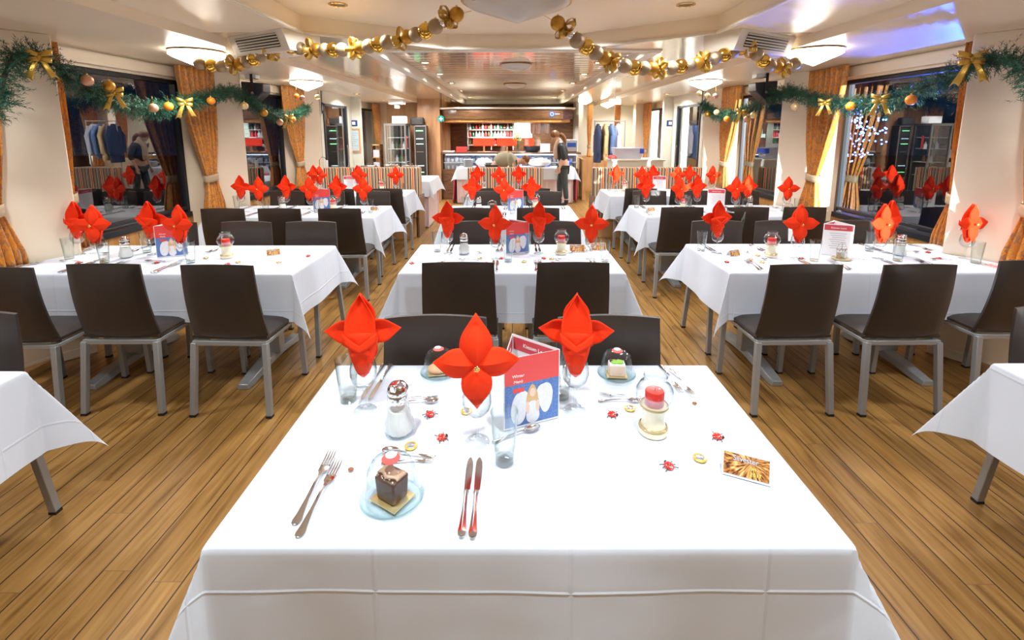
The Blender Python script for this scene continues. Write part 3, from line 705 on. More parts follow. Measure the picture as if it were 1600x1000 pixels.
def make_dome():
    t = mk('cake_dome', 'glass cake dome', 'cake dome')
    MB().lathe([(0, .002), (.048, .0), (.062, .006), (.068, .013), (.067, .015), (.060, .0085), (.047, .004), (0, .005)], 40).build('dish', 'dish', t)
    tw = lambda a, z: 1 + .012 * cos(a * 16)
    MB().lathe([(.056, .012), (.0535, .045), (.048, .078), (.040, .090), (.024, .095), (0, .096)], 64, twist=tw).build('cover', 'plast', t)
    s = MB().lathe([(0, .0968), (.019, .0965), (.0192, .0955)], 24, (0, .002, 0)).build('round_sticker', 'redp', t)
    MB().lathe([(.0, .0), (.012, 0)], 20, (.0, .012, .0972)).build('sticker_emblem', 'paper', s)
    return t
DM = Proto(make_dome)
def dome(x, y, rz, what, nm, sc=None):
    put(DM, x, y, rz, 'clear cake dome with red sticker over the %s on the %s' % (what, nm), sc=sc)
def choc_cake(x, y, rz, nm, s=1):
    t = thing('cake_slice', 'square chocolate cake with beige icing under the dome on the %s' % nm, 'cake', (x, y, TZ + .006), rz); t.scale = (s, s, s)
    MB().b2(-.033, .033, -.028, .028, 0, .0025).build('gold_board', 'goldcard', t)
    m = MB(); m.box((0, 0, .027), (.046, .038, .048), taper=1.12).build('sponge', 'choc', t, bevel=.004)
    def f(u, v):
        return ((u - .5) * .050, (v - .5) * .026 + .004 * sin(u * 9), .053 + .004 * sin(pi * u) * sin(pi * v))
    MB().grid(f, 12, 6).build('icing', 'icing', t, solid=.004)
    for k in range(5): MB().ball((-.02 + k * .01, -.017 + .002 * (k % 2), .052), .0028, 8, 6).build('sugar_pearl', 'silver', t)
def fruit_cake(x, y, rz, nm, s=1):
    t = thing('cake_slice', 'pale sponge cake topped with green fruit under the dome on the %s' % nm, 'cake', (x, y, TZ + .006), rz); t.scale = (s, s, s)
    MB().b2(-.036, .036, -.026, .026, 0, .0025).build('gold_board', 'goldcard', t)
    MB().box((0, 0, .022), (.058, .04, .040)).build('sponge', 'vanilla', t, bevel=.004)
    MB().box((0, 0, .043), (.056, .038, .006)).build('cream_layer', 'paper', t, bevel=.002)
    for dx, a in ((-.008, .3), (.010, -.4)): MB().lathe([(0, 0), (.014, 0), (.0135, .005), (0, .006)], 18, (dx, 0, .046)).build('kiwi_slice', 'green', t)
    MB().ball((-.020, .004, .050), .006, 10, 8).build('blackcurrant', 'choc', t)
def pastry(x, y, rz, nm):
    t = thing('pastry', 'oval peach-coloured pastry under the dome on the %s' % nm, 'pastry', (x, y, TZ + .006), rz)
    MB().ball((0, 0, .018), .034, 20, 10, sc=(1.25, .8, .52)).build('dough', 'peach', t)
    MB().b2(-.04, .04, -.022, .022, 0, .002).build('gold_board', 'goldcard', t)
def make_bug():
    t = mk('ladybird', 'ladybird', 'ladybird')
    m = MB(); m.ball((0, 0, .003), .0125, 16, 8, sc=(1.15, 1, .62)); m.build('shell', 'bug', t)
    MB().ball((.0145, 0, .0035), .0045, 10, 6).build('head', 'black', t)
    for k in range(6):
        s = 1 if k % 2 else -1; xx = -.008 + (k // 2) * .008
        MB().tube([(xx, s * .009, .003), (xx * 1.5, s * .017, .0025), (xx * 1.6, s * .0195, .0008)], [.0011, .0011, .0016], 6).build('foot', 'black', t)
    return t
def make_coin():
    t = mk('chocolate_coin', 'coin', 'coin')
    MB().lathe([(0, 0), (.0165, 0), (.018, .0015), (.018, .0038), (.0165, .005), (.012, .0045)], 32).build('rim', 'coing', t)
    MB().lathe([(.012, .0044), (.011, .0052), (0, .0055)], 24).build('face', 'coins', t); return t
BG, CO = Proto(make_bug), Proto(make_coin)
def tent_card(x, y, rz, label, s=1):
    t = thing('tent_card', label, 'place card', (x, y, TZ), rz); t.scale = (s, s, s); w, h, d = .056, .052, .026
    m = MB()
    m.add([(-w, -d, 0), (w, -d, 0), (w, 0, h), (-w, 0, h)], [(0, 1, 2, 3)]); m.add([(-w, d, 0), (w, d, 0), (w, 0, h), (-w, 0, h)], [(0, 1, 2, 3)])
    m.build('folded_card', 'paper', t, solid=.0007, smooth=False)
    a = atan2(h, d); q = MB().add([(-w * .93, 0, -.024), (w * .93, 0, -.024), (w * .93, 0, .026), (-w * .93, 0, .026)], [(0, 1, 2, 3)]).build('printed_front', 'burst', t, smooth=False)
    q.location = (0, -d / 2 - .0012, h / 2 + .0008); q.rotation_euler = (a - pi / 2, 0, 0)
    text('Silvester', .017, 'textl', q, (-.002, -.0006, .010), (pi / 2, 0, 0)); text('bis\n2017'.split('\n')[0], .012, 'yellowp', q, (.016, -.0006, -.004), (pi / 2, 0, 0))
    text('2017', .013, 'yellowp', q, (.022, -.0006, -.018), (pi / 2, 0, 0))
def menu(x, y, rz, nm):
    t = thing('menu_display', 'three-sided red and white menu display on the %s' % nm, 'menu', (x, y, TZ), rz); h = .222; r = .104
    c = [Vector((r * cos(a), r * sin(a), 0)) for a in (radians(-128), radians(-8), radians(112))]
    for i in range(3):
        a, b = c[i], c[(i + 1) % 3]; e = (b - a); L = e.length; e.normalize(); n = Vector((e.y, -e.x, 0)); ang = atan2(e.y, e.x)
        p = MB().b2(-L / 2, L / 2, -.0006, .0006, 0, h).build('panel', 'paper', t, smooth=False); p.location = (a + b) / 2; p.rotation_euler = (0, 0, ang)
        def rect(x0, x1, z0, z1, mt, nme, yy=-.0012):
            return MB().add([(x0, yy, z0), (x1, yy, z0), (x1, yy, z1), (x0, yy, z1)], [(0, 1, 2, 3)]).build(nme, mt, p, smooth=False)
        if i == 0:                               # the picture side: red band over a blue print of a child with white wings
            rect(-L / 2 + .003, L / 2 - .003, .006, h * .62, 'bluep', 'blue_print'); rect(-L / 2 + .003, L / 2 - .003, h * .62, h, 'redp', 'red_band')
            def blob(cx, cz, rx, rz_, mt, nme, yy, tp=0):
                pts = [(cx + rx * cos(q) * (1 - tp * sin(q)), yy, cz + rz_ * sin(q)) for q in [2 * pi * k / 28 for k in range(28)]]
                MB().add(pts, [tuple(range(28))]).build(nme, mt, p, smooth=False)
            blob(-.044, .060, .024, .050, 'wingp', 'white_wing', -.0016, .15); blob(.044, .078, .023, .048, 'wingp', 'white_wing', -.0016, -.2); blob(-.030, .085, .020, .030, 'wingp', 'white_wing', -.00165); blob(.034, .098, .020, .026, 'wingp', 'white_wing', -.00165)
            blob(.0, .088, .019, .042, 'hairp', 'blond_hair', -.0018, .3); blob(.002, .038, .021, .032, 'wingp', 'white_dress', -.0020, .25)
            blob(-.015, .058, .006, .020, 'skinp', 'arm', -.0021); blob(.018, .058, .006, .020, 'skinp', 'arm', -.0021)
            blob(.001, .104, .0095, .0135, 'skinp', 'face', -.0022); blob(.001, .070, .013, .008, 'wingp', 'cupped_snow', -.0024)
            text('Winter', .013, 'text', p, (-.045, -.0018, h * .72), (pi / 2, 0, 0)); text('Menü', .013, 'text', p, (-.045, -.0018, h * .64), (pi / 2, 0, 0))
            rect(-.062, -.026, .112, .126, 'redp', 'red_seal', -.0017)
        else:
            rect(-L / 2 + .006, L / 2 - .006, h - .045, h - .006, 'redd', 'red_band')
            text('Kiessen Leon', .017, 'text', p, (0, -.0018, h - .032), (pi / 2, 0, 0))
            for k in range(8):
                rect(-.05 + .008 * (k % 3), .05 - .006 * (k % 2), h - .066 - k * .015, h - .063 - k * .015, 'textb', 'printed_line')
        if i > 0:                                # the inner face repeats the red band
            rect(-L / 2 + .006, L / 2 - .006, h - .05, h - .008, 'redd', 'red_band', .0012)
            text('Kiessen Leon', .017, 'text', p, (0, .0018, h - .034), (pi / 2, 0, pi))
# ---- the nearest table, laid piece by piece
N0 = 'nearest centre table'
SIDE = {'f': 'far', 'n': 'near'}
put(WG, -.461, 1.37, 0, 'wine glass holding the red napkin flower, far left of the nearest centre table')
put(WG, -.098, 1.217, 0, 'wine glass holding the red napkin flower, near side of the nearest centre table')
put(WG, .197, 1.37, 0, 'wine glass holding the red napkin flower right of the menu, nearest centre table')
put(NF, -.461, 1.37, pi + .12, 'red napkin flower seen from behind, far left of the nearest centre table')
put(NF, -.098, 1.217, .10, 'red napkin flower facing the camera, gold pin, near the middle of the nearest table')
put(NF, .197, 1.37, pi - .10, 'red napkin flower seen from behind, right of the menu on the nearest centre table')
put(TG, -.533, 1.425, 0, 'tumbler left behind the wine glass, far left of the nearest centre table')
put(TG, -.02, 1.136, 0, 'tumbler standing alone before the menu on the nearest centre table')
put(TG, .162, 1.44, 0, 'tumbler between menu and right wine glass on the nearest centre table')
T_ = 'on the nearest centre table'
lay(KN, -.480, 1.662, -.487, 1.423, .25, 'table knife, left one of the far left pair ' + T_)
lay(KN, -.452, 1.664, -.461, 1.423, .25, 'table knife, right one of the far left pair ' + T_)
lay(KN, .172, 1.655, .165, 1.500, .25, 'table knife behind the tumbler right of the menu ' + T_)
lay(KN, .200, 1.655, .190, 1.500, .25, 'table knife behind the right wine glass ' + T_)
lay(KN, -.109, .895, -.113, 1.146, .25, 'table knife, left one of the near middle pair ' + T_)
lay(KN, -.085, .892, -.089, 1.146, .25, 'table knife, right one of the near middle pair ' + T_)
lay(FK, -.484, .930, -.488, 1.172, .236, 'table fork, farther one of the near left pair ' + T_)
lay(FK, -.462, .897, -.458, 1.136, .236, 'table fork, nearer one of the near left pair ' + T_)
lay(FK, .554, 1.659, .565, 1.453, .236, 'table fork, left one of the far right pair ' + T_)
lay(FK, .581, 1.630, .600, 1.427, .236, 'table fork, right one of the far right pair ' + T_)
lay(SP, -.375, 1.405, -.225, 1.416, .165, 'dessert spoon behind the sugar shaker ' + T_)
lay(FK, -.375, 1.432, -.240, 1.440, .236, 'dessert fork behind the sugar shaker ' + T_)
lay(SP, -.213, 1.149, -.366, 1.175, .165, 'dessert spoon above the chocolate cake ' + T_)
lay(FK, -.345, 1.127, -.195, 1.141, .236, 'dessert fork above the chocolate cake ' + T_)
lay(FK, .425, 1.438, .290, 1.457, .236, 'dessert fork left behind the candle lamp ' + T_)
lay(SP, .290, 1.418, .430, 1.416, .165, 'dessert spoon left behind the candle lamp ' + T_)
lay(SP, -.045, 1.215, .092, 1.285, .165, 'spoon with dark bowl at the foot of the menu ' + T_)
put(SG, -.327, 1.257, -.3, 'sugar shaker with swirled glass and chrome lid ' + T_, sc=1.07)
candle_lamp(.411, 1.262, N0)
dome(-.284, 1.003, .2, 'chocolate cake', N0, 1.12); choc_cake(-.284, 1.003, -.55, N0, 1.22)
dome(.373, 1.576, -.2, 'green-topped cake', N0); fruit_cake(.373, 1.576, -.05, N0)
dome(-.262, 1.590, .4, 'peach pastry', N0); pastry(-.262, 1.590, .2, N0)
menu(.040, 1.345, 0, N0)
for (x, y, a, w) in [(-.253, 1.343, 2.3, 'right of the sugar shaker'), (-.201, 1.231, .5, 'left of the middle wine glass'), (.309, 1.343, -.3, 'left of the candle lamp'),
                     (.588, 1.236, -.4, 'behind the place card'), (.410, 1.115, 1.9, 'left of the near right coin')]:
    put(BG, x, y, a, 'small red spotted ladybird %s %s' % (w, T_))
for (x, y, w) in [(-.281, 1.195, 'before the sugar shaker'), (-.142, 1.36, 'behind the middle wine glass'), (.372, 1.376, 'behind the candle lamp'), (.503, 1.146, 'left of the place card')]:
    put(CO, x, y, random.random() * 6, 'gold-rimmed silver chocolate coin %s %s' % (w, T_))
tent_card(.598, 1.092, -.42, 'folded place card reading Silvester with firework print ' + T_)
for (x, y, w) in [(-.416, 1.101, 'beside the near left forks'), (.585, 1.400, 'below the far right forks')]:
    tag(MB().ball((0, 0, .004), .006, 12, 8, sc=(1.3, 1, .65)).build('coffee_bean', 'bean', loc=(x, y, TZ)), 'single brown bean %s %s' % (w, T_), 'bean')
# ---- the other tables
def setting(key, xs, far, near_extra=True, cut=True, sd=1):
    x0, x1, y0, y1, nm = TB[key]; yc = (y0 + y1) / 2; n = len(xs); WX = W2 if n == 2 else (W3 if n == 3 else [''])
    s = -1 if far else 1; side = 'far' if far else 'near'
    for i, x in enumerate(xs):
        w = (WX[i] + ' on ') if WX[i] else ''
        P_ = '%sthe %s side of the %s' % (w, side, nm)
        gx, gy = x + s * .19, yc - s * .075
        if abs(gx) > 2.9: L_ = wall_limit(gy) - .06; gx = max(-L_, min(L_, gx))
        tx, ty = gx + s * .085, gy - s * .06
        if abs(tx) > wall_limit(ty) - .05: tx, ty = gx - math.copysign(.03, gx), gy - .11
        put(WG, gx, gy, 0, 'wine glass holding a red napkin, ' + P_)
        put(NF, gx, gy, (pi if far else 0) + random.uniform(-.22, .22), ('red napkin flower seen from behind, ' if far else 'red napkin flower facing the camera, ') + P_)
        put(TG, tx, ty, 0, 'empty tumbler, ' + P_)
        if cut:
            for k, nmk in ((0, 'outer'), (1, 'inner')):
                lay(KN, x + s * (.205 - .025 * k), yc - s * (.36 - .0 * k), x + s * (.200 - .025 * k), yc - s * .115, .25, nmk + ' table knife, ' + P_)
                lay(FK, x - s * (.195 - .028 * k), yc - s * (.345 - .02 * k), x - s * (.185 - .028 * k), yc - s * (.115 - .02 * k), .236, nmk + ' table fork, ' + P_)
            lay(SP, x + s * .07, yc - s * .10, x - s * .07, yc - s * .095, .165, 'dessert spoon, ' + P_)
def sprinkle(key, bugs, coins):
    nm = TB[key][4]
    for i, (x, y) in enumerate(bugs): put(BG, x, y, random.random() * 6, 'small red ladybird decoration lying on the ' + nm, group='ladybirds on the ' + nm)
    for i, (x, y) in enumerate(coins): put(CO, x, y, 0, 'chocolate coin in gold foil lying on the ' + nm, group='coins on the ' + nm)
def sugar(x, y, nm): put(SG, x, y, .4, 'sugar shaker with swirled glass and chrome lid on the ' + nm)
setting('T1', [-.265, .38], True); setting('T1', [-.30, .345], False)
sugar(-.34, 3.27, 'second centre table'); candle_lamp(.35, 3.27, 'second centre table'); menu(.02, 3.33, 0, 'second centre table')
tent_card(.47, 3.33, -.05, 'left of two folded firework place cards on the second centre table'); tent_card(.63, 3.38, .1, 'right of two folded firework place cards on the second centre table')
sprinkle('T1', [(-.66, 3.02), (-.17, 3.02), (-.07, 3.14), (.22, 3.14), (.27, 3.03)], [(-.27, 3.02), (-.22, 3.15), (.08, 3.06), (.18, 3.0), (.27, 3.13)])
setting('L1', [-2.92, -2.345], True); setting('L1', [-2.97, -2.40], False)
sugar(-2.66, 3.17, 'second left table'); candle_lamp(-1.965, 3.17, 'second left table'); menu(-2.38, 3.24, .1, 'second left table')
tent_card(-1.68, 3.24, .5, 'small folded firework place card alone on the second left table', .8)
sprinkle('L1', [(-2.86, 3.03), (-2.35, 3.03), (-1.86, 3.0), (-1.42, 3.2)], [(-2.78, 3.12), (-2.72, 3.05), (-2.1, 3.15), (-1.82, 3.05), (-1.55, 3.05)])
setting('R1', [1.65, 2.87], True); setting('R1', [1.75, 2.31, 2.90], False)
sugar(2.72, 3.23, 'second right table'); candle_lamp(1.80, 3.20, 'second right table'); menu(2.29, 3.27, 1.30, 'second right table')
tent_card(1.55, 3.22, .35, 'small folded firework place card on the second right table', .8)
sprinkle('R1', [(1.43, 3.05), (1.98, 3.14), (2.92, 3.14), (2.98, 3.3)], [(1.62, 3.12), (1.72, 3.22), (2.6, 3.1), (1.66, 3.05)])
t = thing('cruet_stand', 'round metal cruet stand with salt and pepper before the menu, second right table', 'cruet', (2.24, 3.13, TZ))
MB().lathe([(0, 0), (.055, 0), (.060, .006), (.056, .009), (0, .006)], 28).build('tray', 'amber', t)
MB().tube([(-.035, 0, .006), (-.036, 0, .07), (-.02, 0, .105), (0, 0, .115), (.02, 0, .105), (.036, 0, .07), (.035, 0, .006)], .0018, 8).build('handle', 'chrome', t)
MB().cyl((0, 0, .008), .0022, .1, 8).build('post', 'chrome', t)
for dx in (-.017, .019):
    q = MB().lathe([(0, 0), (.015, 0), (.015, .042), (.012, .046)], 18, (dx, 0, .009)).build('shaker', 'thick', t); MB().lathe([(.0155, .046), (.0155, .058), (.01, .064), (0, .065)], 18, (dx, 0, .009)).build('shaker_cap', 'chrome', q)
    MB().lathe([(0, .001), (.013, .001), (.013, .034), (0, .034)], 16, (dx, 0, .009)).build('seasoning', 'icing' if dx < 0 else 'sugar', q)
setting('T2', [-.245, .40], True); setting('T2', [-.27], False)
sugar(-.36, 5.08, 'third centre table'); candle_lamp(.26, 5.2, 'third centre table'); menu(.02, 5.14, 0, 'third centre table'); dome(-.22, 5.18, 0, 'small chocolate cake', 'third centre table'); choc_cake(-.22, 5.18, .2, 'third centre table')
setting('L2', [-2.80, -2.30, -1.74], True); setting('L2', [-2.89, -2.35, -1.775], False)
sugar(-2.50, 5.10, 'third left table'); candle_lamp(-1.92, 5.02, 'third left table'); menu(-2.12, 5.2, .1, 'third left table'); tent_card(-1.50, 5.1, -.3, 'small folded firework place card on the third left table', .8)
setting('R2', [1.68, 2.25, 2.81], True); setting('R2', [1.61, 2.22, 2.78], False)
sugar(2.62, 5.16, 'third right table'); candle_lamp(1.86, 5.08, 'third right table'); menu(2.28, 5.25, 1.40, 'third right table'); tent_card(1.5, 5.05, .3, 'small folded firework place card on the third right table', .8)
dome(2.95, 5.0, 0, 'small chocolate cake', 'third right table'); choc_cake(2.95, 5.0, 0, 'third right table')
setting('T3', [-.30, .28], True, cut=False); setting('T3', [-.37], False, cut=False); candle_lamp(.2, 6.6, 'farthest centre table'); sugar(-.4, 6.66, 'farthest centre table')
setting('L3', [-2.62, -2.0, -1.72][:2], True, cut=False); setting('L3', [-2.85, -2.30, -1.80], False, cut=False); candle_lamp(-1.85, 6.68, 'farthest left table'); menu(-2.3, 6.74, 1.7, 'farthest left table')
setting('R3', [1.68, 2.2, 2.72], True, cut=False); setting('R3', [1.62, 2.12, 2.6], False, cut=False); candle_lamp(1.6, 6.68, 'farthest right table'); menu(2.1, 6.72, 1.45, 'farthest right table')
# ================================================================ curtains, lamps, vents, speakers
random.seed(21)
def curtain(s, yc0, yc1, ty, label, x=3.25, zt=2.25, zb=.74, tz=1.12, tw=.085):
    t = thing('curtain', label, 'curtain', (s * x, ty, zb)); m = MB(); ph = random.uniform(0, 6); nf = 6.5
    def f(u, v):
        z = zt + (zb - zt) * v; vt = (zt - tz) / (zt - zb)
        if v < vt:
            k = (v / vt); k = k * k * (3 - 2 * k) if False else k ** 1.6
            a = yc0 + (ty - tw - yc0) * k; b = yc1 + (ty + tw - yc1) * k
        else:
            k = min(1, (v - vt) / (1 - vt) * 1.3); a = ty - tw - .06 * k; b = ty + tw + .09 * k
        y = a + (b - a) * u; amp = .018 + .022 * min(1, abs(v - vt) * 4)
        return (s * (sin(u * nf * 2 * pi + ph) * amp + .006 * sin(u * 17 + v * 5)), y - ty, z - zb)
    m.grid(f, 78, 30); m.build('drape', 'curtain', t, solid=.004, angle=80)
    m = MB(); n = 20
    def g(u, v):
        a = 2 * pi * u; return (s * .048 * cos(a), (tw + .018) * sin(a), tz - zb + (v - .5) * .075 + .012 * sin(a))
    m.grid(g, 24, 3); m.build('tieback', 'band', t, solid=.004)
    return t
for s, side in ((-1, 'left'), (1, 'right')):
    for k, (y, rw) in enumerate(((3.3, 'nearest'), (5.52, 'second'), (7.72, 'third'))):
        curtain(s, y - .80, y - .24, y - .42, 'tied orange and gold damask curtain before the %s pillar on the %s wall' % (rw, side))
        if k < 2: curtain(s, y + .13, y + .24, y + .19, 'narrow orange and gold damask curtain beyond the %s pillar on the %s wall' % (rw, side), tw=.04, x=3.30)
    curtain(s, 11.35, 11.75, 11.62, 'distant tied orange curtain near the bar on the %s wall' % side, tw=.07)
def make_cone_lamp():
    t = mk('ceiling_lamp', 'lamp', 'ceiling lamp')
    MB().lathe([(.0, 0), (.185, 0), (.205, -.006), (.203, -.014), (.19, -.012), (.0, -.012)], 40).build('mount', 'brass', t)
    MB().lathe([(.197, -.012), (.200, -.036), (.180, -.050), (.10, -.085), (.03, -.115), (.010, -.125), (0, -.126)], 40).build('lamp_shade', 'lamp', t)
    return t
CLP = Proto(make_cone_lamp)
for x, y, w in [(-2.55, 3.98, 'nearest one on the left side'), (-2.70, 6.4, 'second one on the left side'), (2.40, 3.90, 'nearest one on the right side'), (2.50, 6.3, 'second one on the right side')]:
    CLP.put((x, y, CZ), 0, 'lit white cone-shaped ceiling lamp with brass rim, ' + w)
CLP.put((1.75, 11.6, PZ), 0, 'small lit cone-shaped ceiling lamp over the right end of the bar', sc=.8)
CLP.put((2.35, 11.9, CZ), 0, 'small lit cone-shaped ceiling lamp over the coat rack', sc=.8)
t = thing('ceiling_lamp', 'large unlit grey cone-shaped lamp in the raised ceiling above the nearest table', 'ceiling lamp', (.03, 2.98, HZ))
MB().lathe([(0, 0), (.24, 0), (.325, -.045), (.335, -.065), (.32, -.072), (0, -.06)], 48).build('mount', 'brass', t)
MB().lathe([(.318, -.070), (.30, -.085), (.16, -.135), (.05, -.172), (.015, -.185), (0, -.186)], 48).build('lamp_shade', 'opal', t)
for a in (radians(215), radians(305), radians(80)): MB().b2(-.012, .012, -.012, .012, -.10, -.07).build('clip', 'brass', t, loc=(.30 * cos(a), .30 * sin(a), 0))
for x, y, w in [(.05, 5.9, 'nearer one in the slatted ceiling'), (.05, 8.4, 'farther one in the slatted ceiling')]:
    t = thing('ceiling_lamp', 'small unlit round ceiling lamp, ' + w, 'ceiling lamp', (x, y, SZ))
    MB().lathe([(0, 0), (.19, 0), (.20, -.012), (0, -.012)], 36).build('mount', 'brass', t); MB().lathe([(.185, -.012), (.15, -.05), (.06, -.075), (0, -.08)], 36).build('lamp_shade', 'opal', t)
def make_spotl(mt):
    def f():
        t = mk('recessed_spotlight', 'spot', 'spotlight')
        MB().lathe([(.046, 0), (.062, 0), (.062, -.006), (.052, -.009), (.046, -.004)], 28).build('ring', 'brass', t)
        MB().lathe([(0, -.002), (.046, -.002)], 24).build('bulb_face', mt, t); return t
    return f
DL, DD = Proto(make_spotl('spotl')), Proto(make_spotl('spot_d'))
for s, side in ((-1, 'left'), (1, 'right')):
    for i, y in enumerate((4.75, 5.75, 6.9, 8.2, 9.8, 11.8)):
        DL.put((s * 1.02, y, SZ), 0, 'lit recessed spotlight, number %s back along the %s edge of the slatted ceiling' % (('one', 'two', 'three', 'four', 'five', 'six')[i], side))
    for i, y in enumerate((8.6, 10.4, 12.2)):
        DL.put((s * 2.75, y, CZ), 0, 'lit recessed spotlight in the %s side ceiling, %s of three' % (side, ('nearest', 'middle', 'farthest')[i]))
    DD.put((s * 1.15, 3.3, HZ), 0, 'brass-ringed recessed spotlight beside the %s ball garland' % side)
DD.put((-.50, 3.98, HZ), 0, 'brass-ringed recessed spotlight at the front edge of the raised ceiling')
for s, side in ((-1, 'left'), (1, 'right')):
    t = thing('air_vent', 'cream wedge-shaped air vent box with slotted grille on the %s ceiling edge' % side, 'air vent', (s * 1.86, 3.66, PZ))
    a = radians(30) * s; 
    MB().add([(-.33, -.06, 0), (.33, -.06, 0), (.33, .26, 0), (-.33, .26, 0), (-.33, .0, -.14), (.33, .0, -.14), (.33, .26, -.13), (-.33, .26, -.13)],
             [(0, 1, 2, 3), (4, 5, 6, 7), (0, 1, 5, 4), (1, 2, 6, 5), (2, 3, 7, 6), (3, 0, 4, 7)]).build('housing', 'white', t, bevel=.004, smooth=False)
    g = MB().add([(-.25, -.053, -.022), (.25, -.053, -.022), (.25, -.016, -.112), (-.25, -.016, -.112)], [(0, 1, 2, 3)]).build('grille', 'dark', t, smooth=False)
    for k in range(5):
        z = -.030 - k * .018; y = -.053 - (z + .022) * .41 - .004
        MB().box((0, y, z), (.50, .008, .007)).build('slat', 'white', g, smooth=False)
    for o in (t,): o.rotation_euler = (0, 0, a)
def speaker(x, y, z, s, side):
    t = thing('loudspeaker', 'black wedge-shaped loudspeaker on a bracket by the %s pillar' % side, 'loudspeaker', (x, y, z))
    MB().prism([(q * -s, w) for q, w in [(.12, .10), (-.13, .12), (-.13, -.14), (-.05, -.15), (.11, .0)]], -.09, .09).build('cabinet', 'plastic_b', t, bevel=.010).rotation_euler = (pi / 2, 0, 0)
    MB().b2(-.016, .016, -.105, -.098, -.04, .20).b2(-.016, .016, -.105, .05, .155, .163).build('bracket', 'blackm', t, bevel=.002)
    MB().lathe([(0, 0), (.016, 0), (.014, .006), (0, .008)], 16).build('bolt', 'chromed', t, loc=(0, -.105, -.01)).rotation_euler = (pi / 2, 0, 0)
    MB().b2(-.10, .02, -.05, .05, .155, .20).build('mounting_box', 'tube', t, bevel=.004)
speaker(-2.93, 5.58, 2.05, -1, 'second left'); speaker(2.88, 5.60, 2.06, 1, 'second right')
# ---------------------------------------------------------------- garlands of gold balls
def ball_garland(pts, label, seed):
    rnd = random.Random(seed); t = thing('ball_garland', label, 'garland', pts[0]); P0 = Vector(pts[0])
    P = [Vector(p) - P0 for p in pts]; d = [0]
    for i in range(1, len(P)): d.append(d[-1] + (P[i] - P[i - 1]).length)
    def at(q):
        q = min(max(q, 0), d[-1] - 1e-5)
        for i in range(1, len(P)):
            if q <= d[i]: k = (q - d[i - 1]) / (d[i] - d[i - 1]); return P[i - 1].lerp(P[i], k), (P[i] - P[i - 1]).normalized()
    MB().tube([p for p in P], .0018, 6).build('cord', 'goldm', t)
    seq = [('goldm', .046), ('RB', .03), ('silver', .028), ('champ', .048), ('goldb', .052), ('champ', .047)]
    protos = {}; q = .10; i = 0
    while q < d[-1] - .03:
        mt, r = seq[i % 6]; c, dr = at(q)
        if mt == 'RB':
            m = MB(); side = dr.cross(Vector((0, 0, 1))).normalized(); up = side.cross(dr)
            for k in range(5):                       # ribbon loops round the cord
                a = 2 * pi * k / 5 + rnd.random(); o = side * cos(a) + up * sin(a)
                def lp(u, v):
                    w = 2 * pi * u; return c + o * (.040 * (1 - cos(w))) + dr * (.024 * sin(w)) + (o.cross(dr)) * ((v - .5) * .034)
                m.grid(lp, 10, 1)
            m.build('ribbon_loops', 'ribbon', t, solid=.001, angle=80); q += .046
        else:
            if mt not in protos:
                o = MB().ball((0, 0, 0), r, 20, 12).build('ball', mt, t); MB().cyl((0, 0, r * .94), .007, .010, 10).build('cap', 'gold', o); protos[mt] = o
            else:
                o = protos[mt].copy(); COL.objects.link(o); o.parent = t
            o.location = c; nx = seq[(i + 1) % 6][1]; q += (r + nx) * .80
        i += 1
    return t
GL = [(-.24, 2.95, 2.325), (-.371, 3.0, 2.308), (-.457, 3.05, 2.263), (-.581, 3.119, 2.227), (-.72, 3.193, 2.214), (-.89, 3.28, 2.189), (-1.121, 3.392, 2.174), (-1.335, 3.491, 2.19), (-1.531, 3.578, 2.213), (-1.704, 3.652, 2.243),
      (-1.839, 3.707, 2.206), (-1.953, 3.752, 2.166), (-2.113, 3.814, 2.136), (-2.308, 3.85, 2.120), (-2.471, 3.82, 2.150)]
GR = [(.19, 2.95, 2.30), (.314, 3.0, 2.245), (.377, 3.034, 2.185), (.477, 3.086, 2.136), (.599, 3.146, 2.079), (.764, 3.225, 2.037), (.934, 3.304, 2.035), (1.111, 3.383, 2.053), (1.294, 3.462, 2.089), (1.482, 3.541, 2.144),
      (1.647, 3.59, 2.205), (1.76, 3.62, 2.235), (1.826, 3.64, 2.164), (1.92, 3.68, 2.113), (2.044, 3.72, 2.09), (2.165, 3.75, 2.13), (2.22, 3.76, 2.16)]
ball_garland(GL, 'garland of gold and champagne balls with ribbons hanging across the left ceiling', 3)
ball_garland(GR, 'garland of gold and champagne balls with ribbons hanging across the right ceiling', 4)
